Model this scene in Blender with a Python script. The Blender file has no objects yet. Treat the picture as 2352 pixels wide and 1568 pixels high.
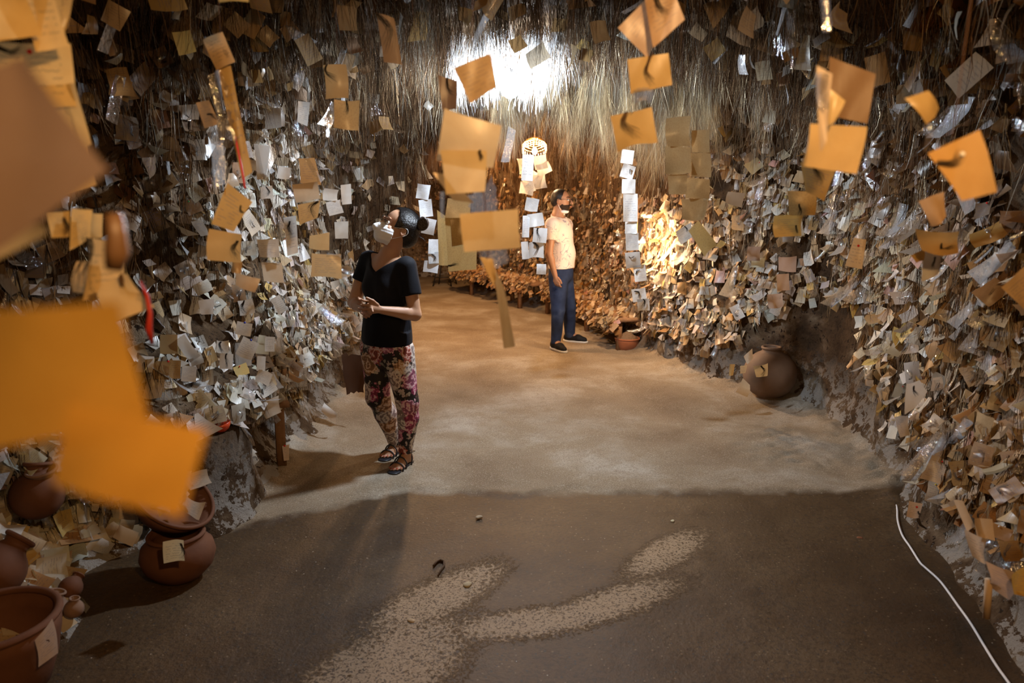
import bpy, math, random
import numpy as np
from mathutils import Vector, Matrix
random.seed(7)
RNG = np.random.default_rng(11)
SC = bpy.context.scene
COL = SC.collection
PI = math.pi

# ------------------------------------------------------------------ camera
F = 1700.0
CAM_H = 1.72
TH = math.atan((784 - 430) / F)
cam = bpy.data.cameras.new('camera')
cam.lens = 36.0 * F / 2352.0
cam.sensor_width = 36.0
cam.clip_start = 0.02
cam.dof.use_dof = True
cam.dof.focus_distance = 4.7
cam.dof.aperture_fstop = 2.8
camo = bpy.data.objects.new('camera', cam)
COL.objects.link(camo)
camo.location = (0, 0, CAM_H)
camo.rotation_euler = (PI / 2 - TH, 0, 0)
SC.camera = camo


def at(px, py, Y):
    """the world point at depth Y that the photograph shows at pixel px, py"""
    x = (px - 1176) / F
    y = -(py - 784) / F
    d = math.cos(TH) + y * math.sin(TH)
    t = Y / d
    return Vector((x * t, Y, CAM_H + (-math.sin(TH) + y * math.cos(TH)) * t))


def onfloor(px, py, z=0.0):
    x = (px - 1176) / F
    y = -(py - 784) / F
    t = (CAM_H - z) / (math.sin(TH) - y * math.cos(TH))
    return Vector((x * t, (math.cos(TH) + y * math.sin(TH)) * t, z))


def proj(P):
    """world points (n,3) to photograph pixels and depth"""
    P = np.atleast_2d(P)
    z = P[:, 2] - CAM_H
    dep = P[:, 1] * math.cos(TH) - z * math.sin(TH)
    up = P[:, 1] * math.sin(TH) + z * math.cos(TH)
    dep = np.where(np.abs(dep) < 1e-6, 1e-6, dep)
    return 1176 + F * P[:, 0] / dep, 784 - F * up / dep, dep


# ------------------------------------------------------------------ world, lamps' light, exposure
SC.view_settings.view_transform = 'Standard'
SC.view_settings.look = 'None'
SC.view_settings.gamma = 1
SC.view_settings.use_curve_mapping = False
SC.view_settings.exposure = 0.0
SC.cycles.diffuse_bounces = 2
SC.cycles.transparent_max_bounces = 12
w = bpy.data.worlds.new('world')
SC.world = w
w.use_nodes = True
w.node_tree.nodes['Background'].inputs[0].default_value = (1.0, 0.62, 0.34, 1)
w.node_tree.nodes['Background'].inputs[1].default_value = 0.004

COOL = (0.76, 0.87, 1.0)
WARM = (1.0, 0.54, 0.23)
W_FRONT, W_BASKET, W_COLUMN = 172, 60, 60      # watts of the three bulbs that are modelled
BULB_P = at(1172, 205, 4.5)
LAMPS = {
    'front': (BULB_P, COOL, 88, 0.06),
    'basket': (at(1228, 352, 8.6), (1.0, 0.66, 0.36), 60, 0.06),
    'column': (at(1462, 556, 7.05), (1.0, 0.66, 0.38), 34, 0.04),
    'back': (Vector((-0.9, 11.0, 2.1)), WARM, 120, 0.08),
    'mid': (Vector((-0.7, 8.3, 2.1)), WARM, 130, 0.08),
    'near': (Vector((0.38, 0.10, 2.25)), (1.0, 0.57, 0.22), 90, 0.05),
    'side': (Vector((-1.2, 0.25, 2.2)), (1.0, 0.52, 0.18), 4, 0.06),
}
for _n, (_p, _c, _e, _r) in LAMPS.items():
    if _n in ('front', 'basket', 'column'): continue      # their light comes from the glowing bulbs themselves
    L = bpy.data.lights.new('lamp_light', 'POINT')
    L.color = _c
    L.energy = _e
    L.shadow_soft_size = _r
    lo = bpy.data.objects.new('lamp_light', L)
    lo.location = _p
    COL.objects.link(lo)


# ------------------------------------------------------------------ helpers
def hash3(i, j, k, seed):
    n = (i * 374761393 + j * 668265263 + k * 2147483647 + seed * 974634777) & 0xFFFFFFFF
    n = ((n ^ (n >> 13)) * 1274126177) & 0xFFFFFFFF
    n = n ^ (n >> 16)
    return (n & 0xFFFF) / 65535.0


def vnoise(P, scale, seed=0):
    Q = np.asarray(P, dtype=np.float64) * scale
    I = np.floor(Q).astype(np.int64)
    f = Q - I
    f = f * f * (3 - 2 * f)
    out = 0
    for a in (0, 1):
        for b in (0, 1):
            for c in (0, 1):
                wgt = (f[:, 0] if a else 1 - f[:, 0]) * (f[:, 1] if b else 1 - f[:, 1]) * (f[:, 2] if c else 1 - f[:, 2])
                out = out + wgt * hash3(I[:, 0] + a, I[:, 1] + b, I[:, 2] + c, seed)
    return out * 2 - 1


def fbm(P, scale, seed=0, oct=3):
    s = 0
    for o in range(oct):
        s = s + vnoise(P, scale * 2 ** o, seed + o * 17) * 0.5 ** o
    return s


def mkmesh(name, V, polys, mats=(), cols=None, uvs=None, smooth=True, midx=None):
    """polys: list of index arrays (n,k) of any k"""
    me = bpy.data.meshes.new(name)
    V = np.asarray(V, dtype=np.float32)
    if not isinstance(polys, (list, tuple)):
        polys = [polys]
    polys = [np.asarray(p, dtype=np.int32) for p in polys if len(p)]
    me.vertices.add(len(V))
    me.vertices.foreach_set('co', V.ravel())
    idx = np.concatenate([p.ravel() for p in polys])
    tot = np.concatenate([np.full(len(p), p.shape[1], np.int32) for p in polys])
    st = np.concatenate([[0], np.cumsum(tot)[:-1]]).astype(np.int32)
    me.loops.add(len(idx))
    me.loops.foreach_set('vertex_index', idx)
    me.polygons.add(len(tot))
    me.polygons.foreach_set('loop_start', st)
    if smooth:
        me.polygons.foreach_set('use_smooth', np.ones(len(tot), dtype=bool))
    for m in mats:
        me.materials.append(m)
    if midx is not None:
        me.polygons.foreach_set('material_index', np.asarray(midx, dtype=np.int32))
    if cols is not None:
        a = me.color_attributes.new('Col', 'FLOAT_COLOR', 'POINT')
        c = np.ones((len(V), 4), dtype=np.float32)
        c[:, :3] = cols
        a.data.foreach_set('color', c.ravel())
    if uvs is not None:
        u = me.uv_layers.new(name='UVMap')
        u.data.foreach_set('uv', np.asarray(uvs, dtype=np.float32)[idx].ravel())
    me.update(calc_edges=True)
    return me


def tag(o, label=None, cat=None, group=None, kind=None):
    if label: o['label'] = label
    if cat: o['category'] = cat
    if group: o['group'] = group
    if kind: o['kind'] = kind
    return o


def link(name, me, parent=None):
    o = bpy.data.objects.new(name, me)
    COL.objects.link(o)
    if parent is not None:
        o.parent = parent
    return o


def empty(name, loc=(0, 0, 0)):
    o = bpy.data.objects.new(name, None)
    o.empty_display_size = 0.05
    o.location = loc
    COL.objects.link(o)
    return o


def child(name, V, polys, mat, parent, **kw):
    """a part: world-space verts stored relative to the parent's location"""
    V = np.asarray(V, dtype=np.float64)
    off = np.array(parent.location) if parent is not None else 0
    p = parent
    while p is not None and p.parent is not None:
        p = p.parent
        off = off + np.array(p.location)
    me = mkmesh(name, V - off, polys, [mat] if not isinstance(mat, (list, tuple)) else mat, **kw)
    return link(name, me, parent)


def tube(pts, rad, sides=8, cap=True, flat=1.0):
    """swept tube through pts; rad scalar or list; returns V, [quads, ...]"""
    P = [Vector(p) for p in pts]
    n = len(P)
    if not hasattr(rad, '__len__'):
        rad = [rad] * n
    V = []
    prev = None
    for i in range(n):
        t = (P[min(i + 1, n - 1)] - P[max(i - 1, 0)])
        if t.length < 1e-9: t = Vector((0, 0, 1))
        t.normalize()
        if prev is None:
            a = t.orthogonal().normalized()
        else:
            a = (prev - t * prev.dot(t))
            a = a.normalized() if a.length > 1e-6 else t.orthogonal().normalized()
        prev = a
        b = t.cross(a)
        for k in range(sides):
            an = 2 * PI * k / sides
            V.append(P[i] + (a * math.cos(an) + b * math.sin(an) * flat) * rad[i])
    q = []
    for i in range(n - 1):
        for k in range(sides):
            q.append((i * sides + k, i * sides + (k + 1) % sides, (i + 1) * sides + (k + 1) % sides, (i + 1) * sides + k))
    polys = [np.array(q)]
    if cap:
        polys.append(np.array([list(range(sides))[::-1], [(n - 1) * sides + k for k in range(sides)]]))
    return np.array(V), polys


def lathe(prof, c, R=None, sides=36, wob=0.0, seed=0):
    """prof list of (r, z); spins about z through c, optional rotation R (Matrix 3x3)"""
    V = []
    for r, z in prof:
        for k in range(sides):
            an = 2 * PI * k / sides
            rr = r * (1 + wob * math.sin(2 * an + seed) + wob * 0.5 * math.sin(3 * an + seed * 2))
            v = Vector((rr * math.cos(an), rr * math.sin(an), z))
            if R is not None: v = R @ v
            V.append(v + Vector(c))
    n = len(prof)
    q = [(i * sides + k, i * sides + (k + 1) % sides, (i + 1) * sides + (k + 1) % sides, (i + 1) * sides + k) for i in range(n - 1) for k in range(sides)]
    return np.array(V), [np.array(q)]


def box(c, s, R=None):
    V = []
    for dx in (-1, 1):
        for dy in (-1, 1):
            for dz in (-1, 1):
                v = Vector((dx * s[0] / 2, dy * s[1] / 2, dz * s[2] / 2))
                if R is not None: v = R @ v
                V.append(v + Vector(c))
    return np.array(V), [np.array([(0, 1, 3, 2), (4, 6, 7, 5), (0, 4, 5, 1), (2, 3, 7, 6), (0, 2, 6, 4), (1, 5, 7, 3)])]


def merge(items):
    V, polys, n = [], {}, 0
    for v, ps in items:
        v = np.asarray(v, dtype=np.float64)
        V.append(v)
        for p in ps:
            p = np.asarray(p)
            polys.setdefault(p.shape[1], []).append(p + n)
        n += len(v)
    return np.concatenate(V), [np.concatenate(x) for x in polys.values()]


# ------------------------------------------------------------------ materials
def newmat(name):
    m = bpy.data.materials.new(name)
    m.use_nodes = True
    nt = m.node_tree
    nt.nodes.clear()
    out = nt.nodes.new('ShaderNodeOutputMaterial')
    return m, nt, out


def N(nt, kind, **kw):
    n = nt.nodes.new(kind)
    for k, v in kw.items():
        if k.startswith('i_'):
            key = k[2:]
            key = int(key) if key.isdigit() else key.replace('_', ' ')
            n.inputs[key].default_value = v
        else:
            setattr(n, k, v)
    return n


def math_(nt, op, a, b=None, c=None, clamp=False):
    n = nt.nodes.new('ShaderNodeMath')
    n.operation = op
    n.use_clamp = clamp
    for i, x in enumerate((a, b, c)):
        if x is None: continue
        if isinstance(x, (int, float)):
            n.inputs[i].default_value = x
        else:
            nt.links.new(x, n.inputs[i])
    return n.outputs[0]


def mixc(nt, fac, a, b, mode='MIX'):
    n = nt.nodes.new('ShaderNodeMix')
    n.data_type = 'RGBA'
    n.blend_type = mode
    for sock, x in ((n.inputs[0], fac), (n.inputs[6], a), (n.inputs[7], b)):
        if isinstance(x, (int, float)):
            sock.default_value = x
        elif isinstance(x, tuple):
            sock.default_value = (*x[:3], 1)
        else:
            nt.links.new(x, sock)
    return n.outputs[2]


def ramp(nt, fac, stops):
    n = nt.nodes.new('ShaderNodeValToRGB')
    el = n.color_ramp.elements
    while len(el) < len(stops): el.new(0.5)
    for e, (p, c) in zip(el, stops):
        e.position = p
        e.color = (*c, 1) if len(c) == 3 else c
    nt.links.new(fac, n.inputs[0])
    return n.outputs[0]


def noise(nt, scale, detail=3, vec=None, rough=0.55, dist=0.0):
    n = nt.nodes.new('ShaderNodeTexNoise')
    n.inputs['Scale'].default_value = scale
    n.inputs['Detail'].default_value = detail
    n.inputs['Roughness'].default_value = rough
    n.inputs['Distortion'].default_value = dist
    if vec is not None: nt.links.new(vec, n.inputs['Vector'])
    return n.outputs['Fac']


def objvec(nt):
    return nt.nodes.new('ShaderNodeTexCoord').outputs['Object']


def bump(nt, h, strength=0.5, dist=0.01):
    b = nt.nodes.new('ShaderNodeBump')
    b.inputs['Strength'].default_value = strength
    b.inputs['Distance'].default_value = dist
    nt.links.new(h, b.inputs['Height'])
    return b.outputs[0]


def principled(nt, out, col, rough=0.8, spec=0.3, nrm=None, **kw):
    p = nt.nodes.new('ShaderNodeBsdfPrincipled')
    if isinstance(col, tuple): p.inputs['Base Color'].default_value = (*col[:3], 1)
    else: nt.links.new(col, p.inputs['Base Color'])
    if isinstance(rough, (int, float)): p.inputs['Roughness'].default_value = rough
    else: nt.links.new(rough, p.inputs['Roughness'])
    p.inputs['Specular IOR Level'].default_value = spec
    if nrm is not None: nt.links.new(nrm, p.inputs['Normal'])
    for k, v in kw.items():
        p.inputs[k.replace('_', ' ')].default_value = v
    nt.links.new(p.outputs[0], out.inputs[0])
    return p


def simple(name, col, rough=0.8, spec=0.3, var=0.0, scale=30, bstr=0.0, **kw):
    m, nt, out = newmat(name)
    c = col
    nrm = None
    if var or bstr:
        v = objvec(nt)
        nz = noise(nt, scale, 4, v)
        if var:
            c = mixc(nt, nz, tuple(x * (1 - var) for x in col), tuple(min(1, x * (1 + var)) for x in col))
        if bstr:
            nrm = bump(nt, nz, bstr, 0.01)
    principled(nt, out, c, rough, spec, nrm, **kw)
    return m


def paper_mat(name, source, translucent=0.3, ink=0.42, fibre=0.0):
    """paper with rows of small handwriting; the sheet's own colour from a vertex colour or the object colour"""
    m, nt, out = newmat(name)
    if source == 'attr':
        a = N(nt, 'ShaderNodeVertexColor', layer_name='Col')
        base = a.outputs[0]
    else:
        a = N(nt, 'ShaderNodeObjectInfo')
        base = a.outputs['Color']
    uv = N(nt, 'ShaderNodeUVMap')
    sep = N(nt, 'ShaderNodeSeparateXYZ')
    nt.links.new(uv.outputs[0], sep.inputs[0])
    U, Vv = sep.outputs[0], sep.outputs[1]
    x = math_(nt, 'FRACT', U)
    y = math_(nt, 'FRACT', Vv)
    fu = math_(nt, 'FLOOR', U)
    fv = math_(nt, 'FLOOR', Vv)
    cid = N(nt, 'ShaderNodeCombineXYZ')
    nt.links.new(fu, cid.inputs[0])
    nt.links.new(fv, cid.inputs[1])
    if source == 'obj':
        nt.links.new(a.outputs['Random'], cid.inputs[2])
    wn = N(nt, 'ShaderNodeTexWhiteNoise', noise_dimensions='3D')
    nt.links.new(cid.outputs[0], wn.inputs['Vector'])
    rnd = wn.outputs['Value']
    rows = math_(nt, 'MULTIPLY', y, math_(nt, 'ADD', math_(nt, 'MULTIPLY', rnd, 5.0), 8.5))
    rf = math_(nt, 'FRACT', rows)
    rid = math_(nt, 'FLOOR', rows)
    # wobble of the pen inside a row
    cv = N(nt, 'ShaderNodeCombineXYZ')
    nt.links.new(math_(nt, 'ADD', math_(nt, 'MULTIPLY', x, 44.0), math_(nt, 'MULTIPLY', rnd, 91.0)), cv.inputs[0])
    nt.links.new(math_(nt, 'MULTIPLY', rid, 7.3), cv.inputs[1])
    wob = noise(nt, 1.0, 1, cv.outputs[0])
    d = math_(nt, 'ABSOLUTE', math_(nt, 'SUBTRACT', rf, math_(nt, 'ADD', math_(nt, 'MULTIPLY', wob, 1.0), 0.0)))
    stroke = math_(nt, 'LESS_THAN', d, 0.10)
    cv2 = N(nt, 'ShaderNodeCombineXYZ')
    nt.links.new(math_(nt, 'MULTIPLY', x, 6.0), cv2.inputs[0])
    nt.links.new(math_(nt, 'MULTIPLY', rid, 3.7), cv2.inputs[1])
    nt.links.new(math_(nt, 'MULTIPLY', rnd, 55.0), cv2.inputs[2])
    words = math_(nt, 'GREATER_THAN', noise(nt, 1.0, 0, cv2.outputs[0]), 0.44)
    mx = math_(nt, 'MULTIPLY', math_(nt, 'GREATER_THAN', x, 0.12), math_(nt, 'LESS_THAN', x, 0.86))
    my = math_(nt, 'MULTIPLY', math_(nt, 'GREATER_THAN', y, 0.16), math_(nt, 'LESS_THAN', y, 0.84))
    on = math_(nt, 'GREATER_THAN', math_(nt, 'FRACT', math_(nt, 'MULTIPLY', rnd, 17.3)), 0.38)
    mask = math_(nt, 'MULTIPLY', math_(nt, 'MULTIPLY', stroke, words), math_(nt, 'MULTIPLY', math_(nt, 'MULTIPLY', mx, my), on))
    mask = math_(nt, 'MULTIPLY', mask, ink)
    inkc = mixc(nt, rnd, (0.03, 0.03, 0.05), (0.04, 0.06, 0.25))
    st = noise(nt, 14, 4, objvec(nt), 0.6, 0.8)
    c1 = mixc(nt, math_(nt, 'MULTIPLY', st, 0.8), base, mixc(nt, 1.0, base, (0.72, 0.58, 0.40), 'MULTIPLY'))
    if fibre:
        fb = noise(nt, 240, 2, objvec(nt))
        c1 = mixc(nt, math_(nt, 'MULTIPLY', math_(nt, 'GREATER_THAN', fb, 0.56), fibre), c1, (0.25, 0.14, 0.06))
    c2 = mixc(nt, mask, c1, inkc)
    df = N(nt, 'ShaderNodeBsdfDiffuse')
    tr = N(nt, 'ShaderNodeBsdfTranslucent')
    gl = N(nt, 'ShaderNodeBsdfGlossy', i_Roughness=0.35)
    gl.inputs[0].default_value = (0.9, 0.9, 0.9, 1)
    nt.links.new(c2, df.inputs[0])
    nt.links.new(c2, tr.inputs[0])
    mx1 = N(nt, 'ShaderNodeMixShader')
    mx1.inputs[0].default_value = translucent
    nt.links.new(df.outputs[0], mx1.inputs[1])
    nt.links.new(tr.outputs[0], mx1.inputs[2])
    mx2 = N(nt, 'ShaderNodeMixShader')
    mx2.inputs[0].default_value = 0.04
    nt.links.new(mx1.outputs[0], mx2.inputs[1])
    nt.links.new(gl.outputs[0], mx2.inputs[2])
    nt.links.new(mx2.outputs[0], out.inputs[0])
    return m


def hair_mat(name):
    m, nt, out = newmat(name)
    a = N(nt, 'ShaderNodeVertexColor', layer_name='Col')
    df = N(nt, 'ShaderNodeBsdfDiffuse')
    tr = N(nt, 'ShaderNodeBsdfTranslucent')
    gl = N(nt, 'ShaderNodeBsdfGlossy', i_Roughness=0.38)
    nt.links.new(a.outputs[0], df.inputs[0])
    nt.links.new(a.outputs[0], tr.inputs[0])
    nt.links.new(a.outputs[0], gl.inputs[0])
    m1 = N(nt, 'ShaderNodeMixShader'); m1.inputs[0].default_value = 0.3
    m2 = N(nt, 'ShaderNodeMixShader'); m2.inputs[0].default_value = 0.18
    nt.links.new(df.outputs[0], m1.inputs[1]); nt.links.new(tr.outputs[0], m1.inputs[2])
    nt.links.new(m1.outputs[0], m2.inputs[1]); nt.links.new(gl.outputs[0], m2.inputs[2])
    nt.links.new(m2.outputs[0], out.inputs[0])
    return m


def plastic_mat(name, opac=0.35, rough=0.12, col=(0.95, 0.97, 1.0)):
    m, nt, out = newmat(name)
    t = N(nt, 'ShaderNodeBsdfTransparent')
    g = N(nt, 'ShaderNodeBsdfGlossy', i_Roughness=rough)
    g.inputs[0].default_value = (*col, 1)
    d = N(nt, 'ShaderNodeBsdfTranslucent')
    d.inputs[0].default_value = (*[c * 0.8 for c in col], 1)
    b = bump(nt, noise(nt, 55, 3, objvec(nt)), 0.9, 0.01)
    nt.links.new(b, g.inputs['Normal'])
    a = N(nt, 'ShaderNodeMixShader'); a.inputs[0].default_value = 0.35
    nt.links.new(g.outputs[0], a.inputs[1]); nt.links.new(d.outputs[0], a.inputs[2])
    k = N(nt, 'ShaderNodeMixShader'); k.inputs[0].default_value = opac
    nt.links.new(t.outputs[0], k.inputs[1]); nt.links.new(a.outputs[0], k.inputs[2])
    nt.links.new(k.outputs[0], out.inputs[0])
    return m


M = {}
M['paper'] = paper_mat('note_paper', 'attr')
M['paper_obj'] = paper_mat('note_paper_single', 'obj')
M['kraft_obj'] = paper_mat('kraft_paper_single', 'obj', 0.22, 0.0, 0.28)
M['blank_obj'] = paper_mat('blank_paper_single', 'obj', 0.3, 0.0)
M['hair'] = hair_mat('hair')
M['tape'] = plastic_mat('clear_tape', 0.30, 0.15)
M['plastic'] = plastic_mat('crumpled_plastic', 0.6, 0.10)
for nm, c in (('red', (0.75, 0.02, 0.02)), ('blue', (0.03, 0.05, 0.5)), ('green', (0.02, 0.35, 0.12)), ('white', (0.85, 0.85, 0.85)), ('yellow', (0.8, 0.6, 0.03))):
    M['pin_' + nm] = simple('pin_' + nm, c, 0.25, 0.5)
M['clay'] = simple('terracotta', (0.15, 0.062, 0.032), 0.75, 0.25, 0.25, 14, 0.25)
M['clay_red'] = simple('red_terracotta', (0.34, 0.12, 0.055), 0.75, 0.25, 0.25, 14, 0.25)
M['clay_brown'] = simple('brown_clay', (0.20, 0.125, 0.08), 0.7, 0.3, 0.35, 7, 0.2)
M['clay_pale'] = simple('pale_clay', (0.25, 0.15, 0.10), 0.75, 0.25, 0.2, 14, 0.25)
M['red_glaze'] = simple('red_glaze', (0.62, 0.07, 0.02), 0.25, 0.5)
M['soil'] = simple('soil', (0.20, 0.13, 0.08), 0.95, 0.1, 0.5, 70, 0.9)
M['wood'] = simple('old_wood', (0.26, 0.14, 0.07), 0.8, 0.2, 0.35, 25, 0.3)
M['darkmetal'] = simple('dark_metal', (0.05, 0.045, 0.04), 0.5, 0.5, Metallic=0.6)
M['gold'] = simple('brass', (0.9, 0.62, 0.25), 0.22, 0.5, Metallic=1.0)
M['cable'] = simple('white_cable', (0.82, 0.82, 0.84), 0.4, 0.4)
M['thread'] = simple('brown_thread', (0.14, 0.07, 0.03), 0.8, 0.2)
M['red_thread'] = simple('red_ribbon', (0.40, 0.03, 0.02), 0.6, 0.3)
M['pink_thread'] = simple('pink_ribbon', (0.9, 0.12, 0.16), 0.5, 0.3)
for _k, _nm, _c, _w, _ar in (('glow_cool', 'lamp_glow', COOL, W_FRONT, .030), ('glow_warm', 'warm_lamp_glow', (1.0, 0.66, 0.36), W_BASKET, .0105), ('glow_column', 'small_lamp_glow', (1.0, 0.66, 0.38), W_COLUMN, .006)):
    m, nt, out = newmat(_nm)
    e = N(nt, 'ShaderNodeEmission', i_Strength=_w / (PI * _ar)); e.inputs[0].default_value = (*_c, 1)
    nt.links.new(e.outputs[0], out.inputs[0]); M[_k] = m

# rock of the walls
m, nt, out = newmat('cave_rock')
v = objvec(nt)
c = ramp(nt, noise(nt, 3.0, 6, v, 0.65, 0.4), [(0.25, (0.025, 0.015, 0.009)), (0.48, (0.09, 0.055, 0.03)), (0.60, (0.19, 0.135, 0.085)), (0.75, (0.38, 0.33, 0.27))])
c = mixc(nt, math_(nt, 'GREATER_THAN', noise(nt, 28, 4, v), 0.60), c, (0.035, 0.022, 0.014))
sz = N(nt, 'ShaderNodeSeparateXYZ'); nt.links.new(v, sz.inputs[0])
low = math_(nt, 'MULTIPLY', math_(nt, 'SUBTRACT', 1.0, math_(nt, 'MULTIPLY', sz.outputs[2], 2.2), clamp=True), math_(nt, 'GREATER_THAN', noise(nt, 7, 6, v, 0.75), 0.50))
c = mixc(nt, math_(nt, 'MULTIPLY', low, 0.8), c, (0.40, 0.37, 0.33))
principled(nt, out, c, 0.95, 0.1, bump(nt, noise(nt, 24, 6, v, 0.7), 0.9, 0.03))
M['rock'] = m

# floor: pale dusty screed beyond, worn brown aggregate concrete in front
m, nt, out = newmat('cave_floor')
v = objvec(nt)
sp = N(nt, 'ShaderNodeSeparateXYZ'); nt.links.new(v, sp.inputs[0])
X, Y = sp.outputs[0], sp.outputs[1]
n_edge = noise(nt, 6, 4, v)
edge = math_(nt, 'ADD', Y, math_(nt, 'MULTIPLY', math_(nt, 'SUBTRACT', n_edge, 0.5), 0.22))
leftdrop = math_(nt, 'MULTIPLY', math_(nt, 'MULTIPLY', math_(nt, 'SUBTRACT', -0.7, X, clamp=True), 1.0), 0.62)
edge = math_(nt, 'ADD', edge, leftdrop)
mr = N(nt, 'ShaderNodeMapRange'); nt.links.new(edge, mr.inputs[0])
mr.inputs[1].default_value = 3.97; mr.inputs[2].default_value = 4.05
far = mr.outputs[0]
big = noise(nt, 1.3, 4, v, 0.6, 0.3)
fine = noise(nt, 60, 5, v, 0.7)
mid = noise(nt, 9, 4, v, 0.6, 0.5)
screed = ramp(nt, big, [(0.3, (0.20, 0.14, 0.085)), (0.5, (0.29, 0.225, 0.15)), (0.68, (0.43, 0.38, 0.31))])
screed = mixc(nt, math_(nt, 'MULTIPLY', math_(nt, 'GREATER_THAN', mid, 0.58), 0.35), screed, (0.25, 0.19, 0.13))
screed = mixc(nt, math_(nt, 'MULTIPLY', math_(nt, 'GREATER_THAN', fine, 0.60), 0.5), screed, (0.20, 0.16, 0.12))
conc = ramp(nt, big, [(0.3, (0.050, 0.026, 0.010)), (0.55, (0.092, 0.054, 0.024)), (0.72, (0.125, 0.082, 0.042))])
vo = N(nt, 'ShaderNodeTexVoronoi'); vo.inputs['Scale'].default_value = 55; nt.links.new(v, vo.inputs['Vector'])
stone = math_(nt, 'LESS_THAN', vo.outputs['Distance'], 0.24)
vs = N(nt, 'ShaderNodeSeparateColor'); nt.links.new(vo.outputs['Color'], vs.inputs[0])
gr_ = noise(nt, 130, 3, v, 0.7)
screed = mixc(nt, math_(nt, 'MULTIPLY', math_(nt, 'GREATER_THAN', gr_, 0.57), 0.5), screed, (0.13, 0.10, 0.07))
screed = mixc(nt, math_(nt, 'MULTIPLY', math_(nt, 'LESS_THAN', gr_, 0.40), 0.4), screed, (0.60, 0.55, 0.47))
conc = mixc(nt, math_(nt, 'MULTIPLY', math_(nt, 'GREATER_THAN', noise(nt, 48, 7, v, 0.8), 0.52), 0.62), conc, (0.045, 0.028, 0.015))
conc = mixc(nt, math_(nt, 'MULTIPLY', stone, math_(nt, 'GREATER_THAN', vs.outputs[0], 0.80)), conc, (0.045, 0.04, 0.04))
conc = mixc(nt, math_(nt, 'MULTIPLY', math_(nt, 'MULTIPLY', stone, math_(nt, 'GREATER_THAN', vs.outputs[1], 0.86)), 0.6), conc, (0.24, 0.17, 0.10))
conc = mixc(nt, math_(nt, 'MULTIPLY', math_(nt, 'LESS_THAN', vo.outputs['Distance'], 0.13), math_(nt, 'GREATER_THAN', vs.outputs[2], 0.99)), conc, (0.62, 0.56, 0.48))
# pale lime scum worn into a network, in patches


def blob(cx, cy, rx, ry, ang=0.0):
    ca, sa = math.cos(ang), math.sin(ang)
    dx = math_(nt, 'SUBTRACT', X, cx); dy = math_(nt, 'SUBTRACT', Y, cy)
    a = math_(nt, 'DIVIDE', math_(nt, 'ADD', math_(nt, 'MULTIPLY', dx, ca), math_(nt, 'MULTIPLY', dy, sa)), rx)
    b = math_(nt, 'DIVIDE', math_(nt, 'SUBTRACT', math_(nt, 'MULTIPLY', dy, ca), math_(nt, 'MULTIPLY', dx, sa)), ry)
    r2 = math_(nt, 'ADD', math_(nt, 'MULTIPLY', a, a), math_(nt, 'MULTIPLY', b, b))
    return math_(nt, 'SUBTRACT', 1.0, r2, clamp=True)


BL = [(-0.50, 2.35, 0.75, 0.36, 1.0), (-0.32, 2.90, 0.60, 0.22, 0.85), (0.08, 2.72, 0.55, 0.16, 0.2), (0.42, 2.85, 0.60, 0.17, 0.5), (0.75, 3.30, 0.50, 0.17, 0.8)]
tot = None
for b_ in BL:
    q = blob(*b_)
    tot = q if tot is None else math_(nt, 'MAXIMUM', tot, q)
vn = N(nt, 'ShaderNodeTexVoronoi', feature='DISTANCE_TO_EDGE'); vn.inputs['Scale'].default_value = 34
wv = mixc(nt, 0.05, v, N(nt, 'ShaderNodeTexNoise', i_Scale=18).outputs['Color'])
nt.links.new(wv, vn.inputs['Vector'])
net = math_(nt, 'SUBTRACT', 0.52, math_(nt, 'MULTIPLY', vn.outputs['Distance'], 2.4))
patch = noise(nt, 34, 9, v, 0.80, 1.6)
sc_ = math_(nt, 'ADD', math_(nt, 'MULTIPLY', tot, 0.58), math_(nt, 'MULTIPLY', net, 0.16))
sc_ = math_(nt, 'ADD', sc_, math_(nt, 'MULTIPLY', patch, 1.15))
mr2 = N(nt, 'ShaderNodeMapRange'); nt.links.new(sc_, mr2.inputs[0])
mr2.inputs[1].default_value = 0.86; mr2.inputs[2].default_value = 1.02
pits = math_(nt, 'GREATER_THAN', noise(nt, 95, 3, v, 0.6, 0.6), 0.44)
scum = math_(nt, 'MULTIPLY', math_(nt, 'MULTIPLY', mr2.outputs[0], pits), math_(nt, 'MULTIPLY', tot, 5.0, clamp=True))
conc = mixc(nt, math_(nt, 'MULTIPLY', scum, 0.7), conc, (0.42, 0.31, 0.20))
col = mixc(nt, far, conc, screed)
rg = math_(nt, 'ADD', math_(nt, 'MULTIPLY', far, 0.4), 0.5)
hgt = math_(nt, 'ADD', math_(nt, 'MULTIPLY', fine, 0.6), math_(nt, 'MULTIPLY', scum, 0.5))
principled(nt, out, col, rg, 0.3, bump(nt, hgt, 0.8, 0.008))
M['floor'] = m

# ================================================================== the cave
YS = np.linspace(-3.0, 15.2, 729)


def smooth_curve(pts, sig=8):
    a = np.array(pts, dtype=float)
    v = np.interp(YS, a[:, 0], a[:, 1])
    k = np.exp(-0.5 * (np.arange(-3 * sig, 3 * sig + 1) / sig) ** 2)
    k /= k.sum()
    return np.convolve(np.pad(v, 3 * sig, mode='edge'), k, mode='valid')


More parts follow.
